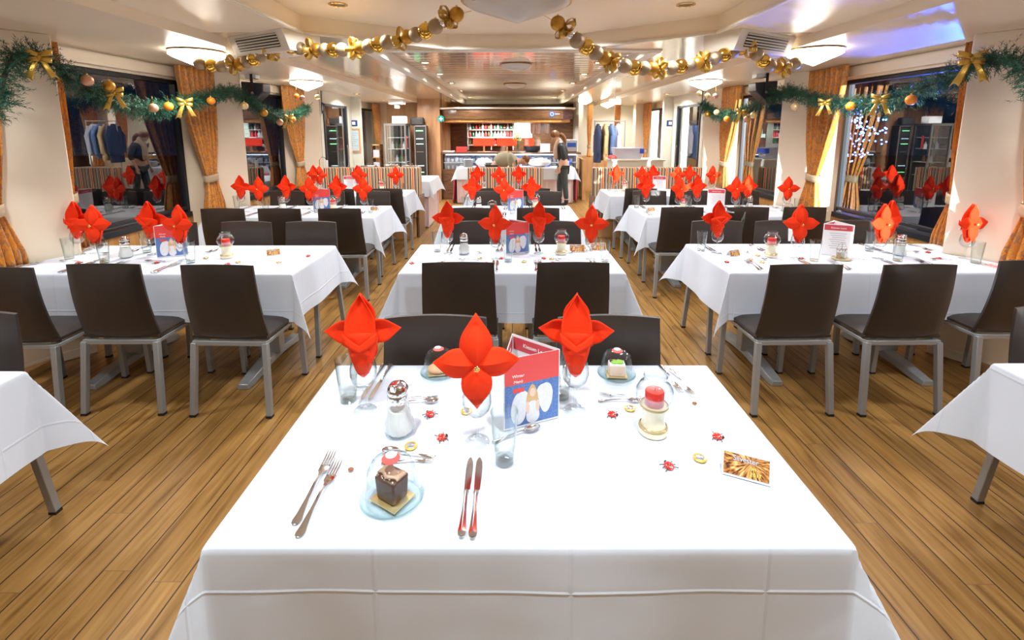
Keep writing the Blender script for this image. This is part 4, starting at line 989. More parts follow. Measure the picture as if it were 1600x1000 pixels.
# ---------------------------------------------------------------- fir garlands with their baubles and bows
def fir(pts, label, seed):
    rnd = random.Random(seed); m = MB(); P = [Vector(p) for p in pts]
    o = P[0].copy(); core = []
    for i in range(len(P) - 1):
        n = max(2, int((P[i + 1] - P[i]).length / .03)); core += [P[i].lerp(P[i + 1], k / n) for k in range(n)]
    core.append(P[-1])
    t = thing('fir_garland', label, 'garland', tuple(o)); MB().tube([c - o for c in core], .012, 6).build('core', 'pinew', t)
    m = MB(); st = MB()
    for i in range(len(core) - 1):
        ax = (core[i + 1] - core[i]).normalized()
        for k in range(17):
            b = core[i].lerp(core[i + 1], rnd.random()) - o
            dr = Vector((rnd.gauss(0, 1), rnd.gauss(0, 1), rnd.gauss(0, 1))); dr -= ax * dr.dot(ax); dr = (dr.normalized() + ax * rnd.choice((-1, 1)) * rnd.uniform(.2, 1.0)).normalized()
            L = rnd.uniform(.065, .125) * (1.4 if rnd.random() < .06 else 1); e = b + dr * L + Vector((0, 0, -.006))
            s1 = dr.cross(Vector((.3, .2, 1))).normalized(); s2 = s1.cross(dr)
            nn = 16
            for j in range(nn):
                f = .15 + .85 * j / nn; c = b.lerp(e, f); a = j * 2.4 + rnd.random()
                nd = (s1 * cos(a) + s2 * sin(a)) * .9 + dr * .75; nd.normalize(); ln = rnd.uniform(.020, .030)
                w = nd.cross(dr).normalized() * .0024
                q = len(m.v); m.v += [tuple(c - w), tuple(c + w), tuple(c + nd * ln)]; m.f.append((q, q + 1, q + 2)); m.m.append(0)
    g = m.build('needles', 'pine', t, smooth=False)
    return t
PL = [(-2.98, 2.70, 1.70), (-2.95, 2.809, 1.80), (-2.95, 2.830, 1.93), (-2.95, 2.90, 2.05), (-2.95, 3.01, 2.10), (-2.95, 3.125, 2.075), (-2.95, 3.22, 1.996), (-2.95, 3.347, 1.92), (-2.95, 3.547, 1.845), (-2.95, 3.78, 1.80), (-2.95, 4.055, 1.805), (-2.95, 4.386, 1.87),
      (-2.95, 4.772, 1.965), (-2.95, 5.045, 2.03), (-2.95, 5.272, 2.01), (-2.95, 5.583, 1.906), (-2.95, 6.016, 1.80), (-2.95, 6.456, 1.80), (-2.95, 6.983, 1.95)]
PR = [(2.98, 2.62, 1.72), (2.95, 2.72, 1.85), (2.95, 2.80, 1.97), (2.95, 2.915, 2.054), (2.95, 3.047, 2.044), (2.95, 3.211, 2.0), (2.95, 3.395, 1.951), (2.95, 3.598, 1.878), (2.95, 3.905, 1.838), (2.95, 4.278, 1.845), (2.95, 4.744, 1.93), (2.95, 5.195, 2.04),
      (2.95, 5.573, 2.0), (2.95, 5.921, 1.9), (2.95, 6.327, 1.82), (2.95, 6.918, 1.84), (2.95, 7.50, 2.02)]
fir(PL, 'green fir garland with gold bows hanging in swags along the left windows', 1)
fir(PR, 'green fir garland with gold bows hanging in swags along the right windows', 2)
def bauble(x, y, z, mt, label, r=.034, th=.05):
    t = thing('bauble', label, 'christmas ball', (x, y, z))
    MB().ball((0, 0, 0), r, 20, 14).build('ball', mt, t); MB().cyl((0, 0, r * .93), .007, .012, 10).build('cap', 'gold', t)
    MB().tube([(0, 0, r + .006), (.003, 0, r + .03), (0, 0, r + th)], .0012, 5).build('thread', 'gold', t)
NM = {'copperb': 'copper', 'goldm': 'bronze gold', 'orangeb': 'bright orange', 'creamb': 'pale gold', 'pinkb': 'rose'}
XB = 2.84
for s, side, L in ((-1, 'left', [(3.258, 1.955, 'copperb', 'right of the first bow'), (3.43, 1.935, 'goldm', 'above the second bow'), (3.822, 1.80, 'copperb', 'before the dark window'), (3.994, 1.82, 'orangeb', 'before the dark window'),
                           (4.567, 1.90, 'orangeb', 'in front of the curtain'), (5.127, 1.88, 'creamb', 'below the loudspeaker'), (5.522, 1.82, 'goldm', 'right of the loudspeaker'), (5.882, 1.72, 'copperb', 'left of the last bow'), (6.23, 1.765, 'orangeb', 'right of the last bow')]),
                   (1, 'right', [(3.446, 1.84, 'orangeb', 'right of the second bow'), (4.054, 1.825, 'orangeb', 'before the blue tree lights'), (4.85, 1.86, 'creamb', 'in front of the curtain'), (6.36, 1.77, 'orangeb', 'lowest of the far swag'),
                                 (6.693, 1.87, 'creamb', 'right of the third pillar'), (7.0, 1.85, 'goldm', 'beside the third pillar'), (5.81, 1.76, 'copperb', 'right of the last bow'), (5.66, 1.80, 'creamb', 'above the second window')])):
    for y, z, mt, w in L: bauble(s * XB, y, z, mt, '%s ball on the %s fir garland, %s' % (NM[mt], side, w), .036 if y < 5 else .040)
for x, y, z, mt, w in [(-2.80, 6.3, 2.06, 'orangeb', 'left of three hanging from the second left lamp'), (-2.69, 6.22, 2.03, 'pinkb', 'middle of three hanging from the second left lamp'), (-2.53, 6.3, 2.05, 'creamb', 'right of three hanging from the second left lamp'),
                       (2.41, 6.25, 2.09, 'creamb', 'left of three hanging from the second right lamp'), (2.50, 6.2, 2.06, 'creamb', 'middle of three hanging from the second right lamp'), (2.62, 6.25, 2.06, 'pinkb', 'right of three hanging from the second right lamp')]:
    bauble(x, y, z, mt, '%s ball, %s' % (NM[mt], w), .034, .11)
def bow(x, y, z, label, s=1, rz=0):
    t = thing('gold_bow', label, 'bow', (x, y, z), rz); t.scale = (s, s, s); m = MB()
    for sg in (-1, 1):
        for dz, l in ((.018, .062), (-.006, .055)):
            def lp(u, v):
                w = 2 * pi * u; return (sg * l * .5 * (1 - cos(w)), -.012 * sin(w) * 1.6 + (v - .5) * .004, dz + sg * 0 + .5 * dz * (1 - cos(w)) + (v - .5) * .034 * (.5 + .5 * abs(sin(w / 2))))
            m.grid(lp, 16, 2)
    m.build('loops', 'ribbon', t, solid=.0015, angle=80)
    MB().ball((0, -.006, .002), .015, 12, 8, sc=(1, .8, 1)).build('knot', 'ribbon', t)
    for sg, L in ((-1, .135), (1, .12)):
        def tl(u, v):
            q = (u - .5) * 2; cut = .022 * (1 - abs(q)) if v > .99 else 0
            return (sg * (.012 + .05 * v) + q * (.013 + .007 * v), -.010 - .012 * sin(v * 3), -.005 - L * v + cut)
        MB().grid(tl, 4, 8).build('tail', 'ribbon', t, solid=.0015, angle=80)
for x, y, z, w, s in [(-2.86, 2.97, 2.06, 'at the near end of the left fir garland', 1.0), (-2.86, 3.49, 1.89, 'second along the left fir garland', .9), (-2.86, 4.23, 1.86, 'third along the left fir garland, by the curtain', 1.0), (-2.86, 6.15, 1.78, 'last along the left fir garland', 1.0),
                      (2.86, 3.05, 2.06, 'large one at the near end of the right fir garland', 1.15), (2.86, 3.76, 1.86, 'second along the right fir garland', .95), (2.86, 4.42, 1.87, 'third along the right fir garland, by the curtain', .9), (2.86, 6.0, 1.84, 'last along the right fir garland', 1.0)]:
    bow(x, y, z, 'glittering gold ribbon bow, ' + w, s, .5 if x < 0 else -.5)
# ================================================================ outside: quay, lit tree, uplight
struct(MB().b2(3.7, 40, -25, 40, -.6, -.5).build('ground', 'concrete', smooth=False)); struct(MB().b2(-40, -3.7, -25, 40, -.6, -.5).build('ground', 'concrete', smooth=False))
rnd = random.Random(5); t = thing('lit_tree', 'small tree outside the right window covered in blue-white fairy lights', 'tree', (8.0, 11.6, -.5))
MB().tube([(0, 0, 0), (.02, 0, .8), (0, .02, 1.5), (.03, 0, 2.3)], [.07, .055, .04, .02], 10).build('trunk', 'bark', t)
m = MB(); bl = MB()
for k in range(60):
    a = rnd.uniform(0, 6.28); e = rnd.uniform(-.6, 1.3); r = rnd.uniform(.5, .9); z0 = rnd.uniform(1.2, 2.1)
    m.tube([(0, 0, z0), (r * .5 * cos(a) * cos(e), r * .5 * sin(a) * cos(e), z0 + .4 * r * sin(e)), (r * cos(a) * cos(e), r * sin(a) * cos(e), 2.1 + .9 * r * sin(e))], [.012, .008, .004], 5)
m.build('branches', 'bark', t)
for k in range(300):
    q = Vector((rnd.gauss(0, 1), rnd.gauss(0, 1), rnd.gauss(0, 1))).normalized() * rnd.uniform(.35, .92); bl.ball(q + Vector((0, 0, 2.12)), .021, 6, 4)
tag(bl.build('fairy_lights', 'tree_l', t), kind='stuff')
t = thing('uplight', 'blue uplight standing on the quay outside the right window', 'floodlight', (6.12, 6.3, -.5))
MB().cyl((0, 0, 0), .05, .6, 14).build('post', 'blackm', t); MB().cyl((0, 0, .6), .09, .1, 18).build('housing', 'blackm', t); MB().lathe([(0, .701), (.075, .701)], 18).build('lens', 'blueled', t)
# ================================================================ the far end: doors, notices, bar, buffet
for s, side, k in ((-1, 'left', 1), (1, 'right', 2)):
    w = MB(); w.b2(s * 2.93, s * 3.6, 9.3, 9.4, 0, CZ); w.b2(s * 3.10, s * 3.2, 9.02, 9.3, 0, CZ); w.b2(s * 3.10, s * 3.2, 7.86, 9.02, 2.06, CZ); w.b2(s * 3.1, s * 3.45, 7.8, 7.9, 0, CZ)
    struct(w.build('wall_' + side, 'pale', smooth=False))
    fr = struct(MB().b2(s * 3.09, s * 3.13, 7.92, 7.96, 0, 2.06).b2(s * 3.08, s * 3.14, 8.94, 9.01, 0, 2.06).b2(s * 3.09, s * 3.13, 7.92, 9.0, 2.02, 2.06).build('door_%d' % k, 'blackm', smooth=False))
    MB().add([(s * 3.11, 7.96, .02), (s * 3.11, 8.94, .02), (s * 3.11, 8.94, 2.02), (s * 3.11, 7.96, 2.02)], [(0, 1, 2, 3)]).build('pane', 'window', fr, smooth=False)
    MB().tube([(s * 3.06, 8.86, .95), (s * 3.05, 8.86, 1.0), (s * 3.05, 8.86, 1.3), (s * 3.06, 8.86, 1.35)], .01, 8).build('handle', 'chromed', fr)
    tag(MB().b2(-.11, .11, -.004, 0, -.055, .055).build('wall_sticker', 'blue', loc=(s * 3.10 - s * .1 * 0, 9.29, 1.755) if False else (s * 3.06, 9.294, 1.755), smooth=False), 'blue square sticker with white centre on the pale %s wall panel' % side, 'sticker')
    o = COL.objects[-1]; o.scale = (.62, 1, 1); MB().b2(-.05, .05, -.006, -.004, -.03, .03).build('white_centre', 'paper', o, smooth=False)
    sg = MB().b2(-.002, .002, -.035, .035, -.09, .09).build('door_sign', 'navy', loc=(s * 3.085, 7.86, 1.98), smooth=False); tag(sg, 'small dark violet sign beside the top of the %s glass door' % side, 'sign')
    MB().b2(-.0035 * 1, .0035, -.008, .008, -.04, .05).build('pictogram', 'paper', sg, smooth=False)
    fr = struct(MB().b2(s * 3.42, s * 3.48, 10.6, 11.8, .75, .79).b2(s * 3.42, s * 3.48, 10.6, 11.8, 2.08, 2.12).build('window_%d' % (9 if s < 0 else 10), 'blackm', smooth=False))
    MB().add([(s * 3.46, 10.6, .79), (s * 3.46, 11.8, .79), (s * 3.46, 11.8, 2.09), (s * 3.46, 10.6, 2.09)], [(0, 1, 2, 3)]).build('pane', 'window', fr, smooth=False)
    w = MB(); w.b2(s * 3.05, s * 3.45, 11.85, 12.1, 0, CZ); struct(w.build('wall_' + side, 'wall', smooth=False))
t = thing('notice_board', 'orange-framed notice sheet on the pale wall panel left of the benches', 'notice', (-3.09, 9.29, 1.43)); w_, h_ = .12, .20
MB().b2(-w_, w_, -.008, -.002, -h_, h_).build('sheet', 'notice', t, smooth=False)
m = MB(); m.b2(-w_ - .02, w_ + .02, -.02, -.001, h_, h_ + .022).b2(-w_ - .02, w_ + .02, -.02, -.001, -h_ - .022, -h_).b2(-w_ - .02, -w_, -.02, -.001, -h_, h_).b2(w_, w_ + .02, -.02, -.001, -h_, h_); m.build('frame', 'oframe', t, smooth=False)
for k in range(7): MB().b2(-.11, .10 - .03 * (k % 3), -.0095, -.0085, .13 - k * .04, .138 - k * .04).build('printed_line', 'textb', t, smooth=False)
# bar back wall and shelves
m = MB(); m.b2(-1.75, 1.75, 12.95, 13.0, 0, 2.2); struct(m.build('wall_bar', 'dwood', smooth=False))
m = MB(); m.b2(-3.0, -1.62, 11.55, 11.65, 0, PZ); m.b2(-1.75, -1.65, 11.0, 12.95, 0, PZ); m.b2(-2.2, -1.63, 11.2, 11.56, 0, PZ); struct(m.build('wall_wood', 'mwood', smooth=False))
m = MB(); m.b2(1.65, 1.75, 11.9, 13, 0, PZ); m.b2(1.7, 3.5, 12.9, 13.0, 0, PZ); struct(m.build('wall_pale', 'pale', smooth=False))
t = thing('bar_counter', 'long dark wooden bar counter with a lit glass display front', 'bar counter', (0, 11.1, 0))
MB().b2(-1.62, 1.56, 0, .55, 0, .72).build('front', 'dwood', t, smooth=False); MB().b2(-1.68, 1.60, -.06, .60, 1.07, 1.11).build('worktop', 'dwood', t, bevel=.004)
MB().b2(-1.60, 1.54, .3, .5, .72, 1.07).build('display_back', 'denim', t, smooth=False)
MB().add([(-1.58, .01, .72), (1.52, .01, .72), (1.52, .01, 1.05), (-1.58, .01, 1.05)], [(0, 1, 2, 3)]).build('display_glass', 'window', t, smooth=False)
MB().b2(-1.55, 1.5, .02, .035, 1.045, 1.065).build('light_strip', 'strip', t, smooth=False); MB().b2(-1.6, 1.54, .01, .3, .86, .875).build('glass_shelf', 'shelfm', t, smooth=False)
gl = MB().lathe([(0, 0), (.03, 0), (.035, .10), (.033, .10), (.028, .01), (0, .008)], 12).build('stored_glass', 'porc'); tag(gl, 'small glasses and cups stored in the lit bar display', 'glass', 'glasses in the bar display'); gl.location = (-1.50, 11.2, .875)
for z in (.72, .875):
    for k in range(30):
        if z > .8 and k == 0: continue
        o = gl.copy(); COL.objects.link(o); o.location = (-1.50 + k * .1, 11.2 + random.uniform(-.03, .05), z); s_ = random.uniform(.7, 1.15); o.scale = (s_, s_, s_)
t = thing('bar_canopy', 'wide dark wooden canopy above the bar with an orange lower edge', 'canopy', (0, 10.85, 0))
MB().prism([(-1.63, .25), (-1.25, 0), (1.15, 0), (1.40, .25), (1.40, 2.0), (-1.63, 2.0)], 1.87, 2.09).build('fascia', 'dwood', t, bevel=.004)
MB().prism([(-1.58, .28), (-1.22, .04), (1.12, .04), (1.34, .28), (1.34, 2.0), (-1.58, 2.0)], 1.80, 1.87).build('lower_edge', 'oak', t, bevel=.004)
MB().prism([(-1.70, .20), (-1.28, -.06), (1.18, -.06), (1.46, .20), (1.46, 2.0), (-1.70, 2.0)], 2.09, 2.13).build('cornice', 'white', t, bevel=.004)
t = thing('round_emblem', 'small blue round emblem on the bar canopy', 'emblem', (.90, 10.845, 1.98)); MB().lathe([(0, 0), (.07, 0), (.07, .008), (0, .008)], 28).build('disc', 'blue', t).rotation_euler = (pi / 2, 0, 0)
MB().lathe([(.03, .009), (.04, .009)], 24).build('ring_mark', 'text', t).rotation_euler = (pi / 2, 0, 0); MB().b2(.07, .17, -.006, 0, -.006, .006).build('small_lettering', 'text', t, smooth=False)
t = thing('first_aid_sign', 'round green sign with white cross left of the bar', 'sign', (-1.62, 10.98, 1.88)); MB().lathe([(0, 0), (.075, 0), (.075, .006), (0, .006)], 28).build('disc', 'teal', t).rotation_euler = (pi / 2, 0, 0)
MB().b2(-.045, .045, -.009, -.006, -.012, .012).b2(-.012, .012, -.009, -.006, -.045, .045).build('cross', 'text', t, smooth=False)
t = thing('back_bar_shelf', 'white bar shelves with bottles on the left of the back wall', 'shelf', (-.55, 12.72, 0))
for z in (1.22, 1.42, 1.62, 1.80): MB().b2(-.62, .58, -.12, .2, z, z + .02).build('shelf_board', 'shelfm', t, smooth=False)
for x in (-.62, .0, .58): MB().b2(x - .01, x + .01, -.1, .2, 1.1, 1.9).build('upright', 'shelfm', t, smooth=False)
bp = [MB().lathe([(0, 0), (.032, 0), (.034, .01), (.034, .09), (.014, .12), (.012, .155), (.014, .158), (0, .158)], 12).build('bottle', mt) for mt in ('bottle_g', 'bottle_b', 'bottle_c', 'bottle_r')]
BN = ['green', 'brown', 'clear', 'red']; used = [False] * 4; rr = random.Random(3)
for zi, z in enumerate((1.24, 1.44, 1.64)):
    for k in range(14):
        j = rr.choice((0, 1, 2, 2, 3)); o = bp[j]
        if used[j]: o = bp[j].copy(); COL.objects.link(o)
        used[j] = True; o.location = (-1.11 + k * .083, 12.68 + rr.uniform(-.03, .03), z)
        tag(o, '%s bottle on the %s of the white bar shelves' % (BN[j], ('lowest', 'middle', 'top')[zi]), 'bottle', '%s bottles on the %s bar shelf' % (BN[j], ('lowest', 'middle', 'top')[zi]))
t = thing('lit_mirror', 'bright back-lit glass panel behind the bar', 'light panel', (.30, 12.93, 1.62)); MB().b2(-.24, .24, -.01, 0, -.2, .24).build('glowing_panel', 'backlit', t, smooth=False)
for k in range(3): MB().b2(-.24, .24, -.02, -.01, -.1 + k * .12, -.09 + k * .12).build('glazing_bar', 'shelfm', t, smooth=False)
for x0, x1, w in ((-.92, -.42, 'left'), (-.36, .12, 'middle'), (.30, .52, 'right')):
    t = thing('red_lantern', 'red glowing oblong lantern above the bar, %s of three' % w, 'lantern', ((x0 + x1) / 2, 11.4, 1.11)); h = (x1 - x0) / 2
    MB().b2(-h, h, -.05, .05, .14, .32).build('glowing_box', 'redlamp', t, bevel=.02); MB().b2(-.02, .02, -.02, .02, 0, .14).b2(-h * .6, h * .6, -.04, .04, 0, .01).build('stand', 'lwood', t, smooth=False)
def simple(name, label, cat, m, mt, loc, **k): return tag(m.build(name, mt, loc=loc, **k), label, cat)
simple('red_box', 'red box lying on the left end of the bar counter', 'box', MB().b2(-.12, .12, -.1, .1, 0, .12), 'redp', (-1.2, 11.35, 1.11), bevel=.004)
simple('tray', 'pale tray on the far left end of the bar counter', 'tray', MB().b2(-.13, .13, -.15, .15, 0, .03), 'paper', (-1.5, 11.3, 1.11), bevel=.004)
t = thing('serving_pan', 'large round dark pan with pale contents on the bar counter', 'pan', (.47, 11.3, 1.11)); MB().lathe([(0, 0), (.15, 0), (.20, .06), (.205, .14), (.195, .14), (.19, .06)], 32).build('pan_body', 'blackm', t); MB().lathe([(0, .12), (.195, .12)], 28).build('contents', 'porc', t)
t = thing('flower_vase', 'glass vase with tall yellow flowers on the bar counter', 'vase', (.13, 11.25, 1.11)); MB().lathe([(0, 0), (.04, 0), (.045, .18), (.042, .18), (.036, .01), (0, .01)], 16).build('vase_glass', 'thick', t)
m = MB(); rr = random.Random(8)
for k in range(26):
    a = rr.uniform(0, 6.28); r = rr.uniform(.02, .14); z = rr.uniform(.25, .46); m.tube([(0, 0, .02), (r * .3 * cos(a), r * .3 * sin(a), .16), (r * cos(a), r * sin(a), z)], .002, 4)
m.build('stems', 'bottle_g', t); m = MB()
for k in range(26): a = rr.uniform(0, 6.28); r = rr.uniform(.01, .13); m.ball((r * cos(a), r * sin(a), rr.uniform(.26, .48)), .018, 8, 5)
m.build('blossoms', 'yellowp', t)
t = thing('bar_menu', 'open white menu standing on the bar counter beside the woman', 'menu', (.78, 11.2, 1.11)); MB().box((-.06, 0, .10), (.12, .004, .2), rz=.3).build('page', 'paper', t, smooth=False); MB().box((.055, 0, .10), (.12, .004, .2), rz=-.3).build('page', 'paper', t, smooth=False)
for k, x in enumerate((.62, .76, .98)): simple('hanging_cloth', 'white cloth hanging below the bar canopy, %s of three' % ('left', 'middle', 'right')[k], 'cloth', MB().grid(lambda u, v: ((u - .5) * .13 * (1 - .3 * v), .01 * sin(u * 9), -.26 * v), 8, 8), 'porc', (x - .1, 12.1, 1.79), solid=.004)
t = thing('coffee_machine', 'grey coffee machine at the right end of the bar', 'coffee machine', (1.40, 11.35, 1.11)); MB().b2(-.13, .13, -.15, .15, 0, .30).build('body', 'chromed', t, bevel=.02); MB().b2(-.1, .1, -.17, -.15, .12, .22).build('front_panel', 'blue', t, smooth=False)
# buffet before the bar
def skirted(x0, x1, y0, y1, z, label, lab2):
    cloth_obj(x0, x1, y0, y1, .26, label, z=z + .004, seed=int(x0 * 10 + 50))
    t = thing('buffet_table', lab2, 'table', ((x0 + x1) / 2, (y0 + y1) / 2, 0)); hx, hy = (x1 - x0) / 2, (y1 - y0) / 2
    MB().b2(-hx + .01, hx - .01, -hy + .01, hy - .01, z - .03, z - .003).build('tabletop', 'lwood', t, smooth=False)
    m = MB(); per = 2 * (2 * hx + 2 * hy) 
    def f(u, v):
        L = [2 * hx, 2 * hy, 2 * hx, 2 * hy]; q = u * sum(L); i = 0
        while i < 3 and q > L[i]: q -= L[i]; i += 1
        p = [(-hx + q, -hy), (hx, -hy + q), (hx - q, hy), (-hx, hy - q)][i]; n = [(0, -1), (1, 0), (0, 1), (-1, 0)][i]
        w = .012 * sin(u * 260) * (1 - v * .6) - .02 - .02 * (1 - v); 
        return (p[0] + n[0] * w, p[1] + n[1] * w, .02 + (z - .04) * v)
    m.grid(f, 240, 4); m.build('pleated_skirt', 'pinkc', t, angle=80)
skirted(-1.22, 1.38, 10.42, 10.98, .80, 'white cloth over the long buffet table before the bar', 'long buffet table with pink pleated skirt in front of the bar')
skirted(-2.85, -1.36, 7.75, 8.75, .79, 'white cloth over the side buffet behind the left bench', 'side buffet table with pink pleated skirt behind the left bench')
t = simple('red_tulle', 'red tulle hanging at the right end of the long buffet', 'tulle', MB().grid(lambda u, v: (.02 * sin(u * 22), u * .5, -.62 * v + .05 * v * u), 30, 6), 'redt', (1.43, 10.45, .64), solid=.003)
t = simple('red_tulle', 'red tulle hanging at the left end of the long buffet', 'tulle', MB().grid(lambda u, v: (.02 * sin(u * 22) - .05 * v, u * .5, -.62 * v), 30, 6), 'redt', (-1.27, 10.45, .64), solid=.003)
def stack(x, y, z, n, w):
    for k in range(n):
        o = MB().lathe([(0, 0), (.07, 0), (.115, .010), (.116, .013), (.07, .005), (0, .005)], 24).build('plate', 'porc') if (x, k) == (x, 0) else o0.copy()
        if k: COL.objects.link(o)
        else: o0 = o
        o.location = (x, y, z + k * .0125); tag(o, 'white plate in the %s' % w, 'plate', 'plates in the %s' % w)
stack(-.98, 10.62, .805, 14, 'stack on the left end of the long buffet'); stack(1.17, 10.62, .805, 10, 'stack on the right end of the long buffet')
def crumple(x, y, z, sx, sy, sz, mt, label, name='linen_bag', cat='linen'):
    m = MB(); m.ball((0, 0, sz * .5), 1, 24, 14, sc=(sx, sy, sz * .5)); m.v = [tuple(Vector(v) * (1 + .10 * noise.noise(Vector(v) * 14 + Vector((x, y, 0))))) for v in m.v]; lo = min(v[2] for v in m.v); m.v = [(a, b, max(c, .0)) for a, b, c in m.v]
    return tag(m.build(name, mt, loc=(x, y, z), angle=80), label, cat)
crumple(-.62, 10.65, .804, .20, .14, .20, 'porc', 'white crumpled linen left of the bent-over man on the long buffet')
crumple(.62, 10.65, .804, .26, .15, .20, 'porc', 'white crumpled linen left of the standing woman on the long buffet')
simple('blue_bag', 'blue plastic bag on the buffet behind the woman', 'bag', MB().ball((0, 0, .05), .06, 16, 8, sc=(1.1, .8, .9)), 'bluel', (1.30, 10.75, .85)); simple('blue_box', 'blue box on the buffet left of the woman', 'box', MB().b2(-.09, .09, -.06, .06, 0, .09), 'bluel', (.78, 10.88, .805), bevel=.01)
for k, (x, y) in enumerate([(-2.45, 8.1), (-2.1, 8.35), (-1.75, 8.15)]):
    t = thing('chafing_dish', 'steel chafing dish on the side buffet, %s of three' % W3[k], 'chafing dish', (x, y, .796)); MB().b2(-.15, .15, -.12, .12, .10, .17).build('pan_body', 'chromed', t, bevel=.01)
    MB().add([(-.15, -.12, .172), (.15, -.12, .172), (.15, .12, .172), (-.15, .12, .172), (-.11, -.08, .235), (.11, -.08, .235), (.11, .08, .235), (-.11, .08, .235)], [(0, 1, 5, 4), (1, 2, 6, 5), (2, 3, 7, 6), (3, 0, 4, 7), (4, 5, 6, 7)]).build('lid', 'chrome', t, bevel=.01)
    MB().tube([(-.04, 0, .235), (-.04, 0, .26), (.04, 0, .26), (.04, 0, .235)], .006, 6).build('lid_handle', 'chrome', t)
    for sx in (-1, 1):
        for sy in (-1, 1): MB().bar((sx * .13, sy * .10, 0), (sx * .13, sy * .10, .11), .012).build('leg', 'chromed', t)
t = thing('hooked_lamp', 'small white device with curved black cable at the left end of the striped bench', 'device', (-2.90, 7.42, 1.04)); MB().b2(-.02, .02, -.015, .015, 0, .12).build('device_body', 'tube', t, bevel=.004); MB().tube([(0, 0, .11), (-.02, 0, .16), (-.07, 0, .17), (-.11, 0, .12), (-.115, 0, .02)], .004, 6).build('cable', 'black', t)
# fridges and cupboard left of the bar
t = thing('glass_fridge', 'tall glass-sided display fridge left of the bar', 'fridge', (-2.58, 10.8, 0)); m = MB()
for x in (-.22, .22):
    for y in (-.22, .22): m.b2(x - .018, x + .018, y - .018, y + .018, 0, 1.76)
m.b2(-.24, .24, -.24, .24, 1.72, 1.77).b2(-.24, .24, -.24, .24, 0, .12); m.build('frame', 'chromed', t, smooth=False)
MB().b2(-.2, .2, .18, .2, .12, 1.72).build('back_panel', 'fridge', t, smooth=False); MB().add([(-.2, -.215, .12), (.2, -.215, .12), (.2, -.215, 1.72), (-.2, -.215, 1.72)], [(0, 1, 2, 3)]).build('door', 'window', t, smooth=False)
for z in (.6, .9, 1.2, 1.45): MB().b2(-.2, .2, -.18, .18, z, z + .012).build('shelf', 'shelfm', t, smooth=False)
MB().b2(.20, .205, -.03, .03, 1.2, 1.5).build('red_label', 'redp', t, smooth=False)
k = 0
for z in (.612, .912, 1.212):
    for x in (-.12, -.03, .06, .14):
        o = bp[(k * 7) % 3].copy(); COL.objects.link(o); o.location = (-2.58 + x, 10.78, z); tag(o, '%s bottle on the %s shelf inside the glass fridge' % (BN[(k * 7) % 3], ('lower', 'middle', 'upper')[int(z / .3) - 2]), 'bottle', 'bottles inside the glass fridge ' + BN[(k * 7) % 3] + str('abc'[int(z / .3) - 2])); k += 1
t = thing('wine_cabinet', 'black wine cabinet with green-lit bottles and steel frame', 'wine cabinet', (-2.10, 11.0, 0)); MB().b2(-.13, .13, -.02, .2, .5, 1.72).build('cabinet_body', 'dark', t, smooth=False)
m = MB(); m.b2(-.14, -.12, -.04, -.02, .5, 1.72).b2(.12, .14, -.04, -.02, .5, 1.72).b2(-.14, .14, -.04, -.02, 1.70, 1.73).b2(-.14, .14, -.04, -.02, .5, .53); m.build('door_frame', 'chromed', t, smooth=False)
MB().b2(-.13, .13, -.02, .2, 0, .5).build('plinth', 'dwood', t, smooth=False)
for z, mt in ((1.6, 'twinkle'), (1.42, 'coldl'), (1.3, 'twinkle'), (1.12, 'champ'), (.8, 'coldl'), (.65, 'twinkle')): MB().b2(-.10, .06, -.028, -.021, z, z + .015).build('lit_row', mt, t, smooth=False)
simple('white_box', 'white carton lying on top of the glass fridge', 'box', MB().b2(-.15, .15, -.1, .1, 0, .16), 'porc', (-2.52, 10.8, 1.77), bevel=.01)
simple('black_box', 'black bag on top of the wine cabinet', 'bag', MB().b2(-.15, .15, -.08, .08, 0, .18), 'dark', (-2.18, 11.08, 1.73), bevel=.03)
simple('projector', 'white ceiling projector above the glass fridge', 'projector', MB().b2(-.16, .16, -.12, .12, 0, .10).b2(-.05, .05, -.05, .05, -.08, 0), 'tube', (-2.45, 10.3, CZ - .10), bevel=.01)
t = thing('small_rack', 'small wooden rack with boxes before the far left window', 'shelf', (-3.08, 10.9, 0))
for x in (-.09, .09): MB().b2(x - .01, x + .01, -.12, .12, 0, 1.3).build('upright', 'dwood', t, smooth=False)
for z in (.7, 1.0, 1.28): MB().b2(-.1, .1, -.12, .12, z, z + .02).build('shelf_board', 'lwood', t, smooth=False)
simple('storage_box', 'grey-blue box on the lower shelf of the small rack', 'box', MB().b2(-.07, .07, -.1, .1, 0, .18), 'boxw', (-3.08, 10.9, .72)); simple('storage_box', 'lilac box on the middle shelf of the small rack', 'box', MB().b2(-.07, .07, -.1, .1, 0, .16), 'boxw', (-3.08, 10.9, 1.02))
# right side beyond the bench
t = thing('side_counter', 'low cream counter with folded top behind the right bench', 'counter', (2.25, 8.7, 0)); MB().b2(-.45, .45, -.25, .25, 0, 1.08).build('cabinet_body', 'pale', t, bevel=.006); MB().b2(-.48, .48, -.28, .28, 1.08, 1.11).build('worktop', 'white', t, bevel=.004)
t = thing('plastic_crate', 'translucent lilac plastic crate with blue corner on the low counter', 'crate', (2.10, 8.68, 1.11)); MB().add([(-.22, -.12, 0), (.22, -.12, 0), (.22, .12, 0), (-.22, .12, 0), (-.26, -.15, .20), (.26, -.15, .20), (.26, .15, .20), (-.26, .15, .20)], [(0, 1, 2, 3), (0, 1, 5, 4), (1, 2, 6, 5), (2, 3, 7, 6), (3, 0, 4, 7)]).build('crate_shell', 'boxw', t, solid=.006, smooth=False)
MB().b2(.19, .27, -.16, .16, .10, .19).build('blue_clip', 'bluel', t, bevel=.01)
crumple(1.80, 8.55, 1.112, .09, .06, .07, 'redp', 'crumpled red napkin on the low cream counter', 'napkin', 'napkin')
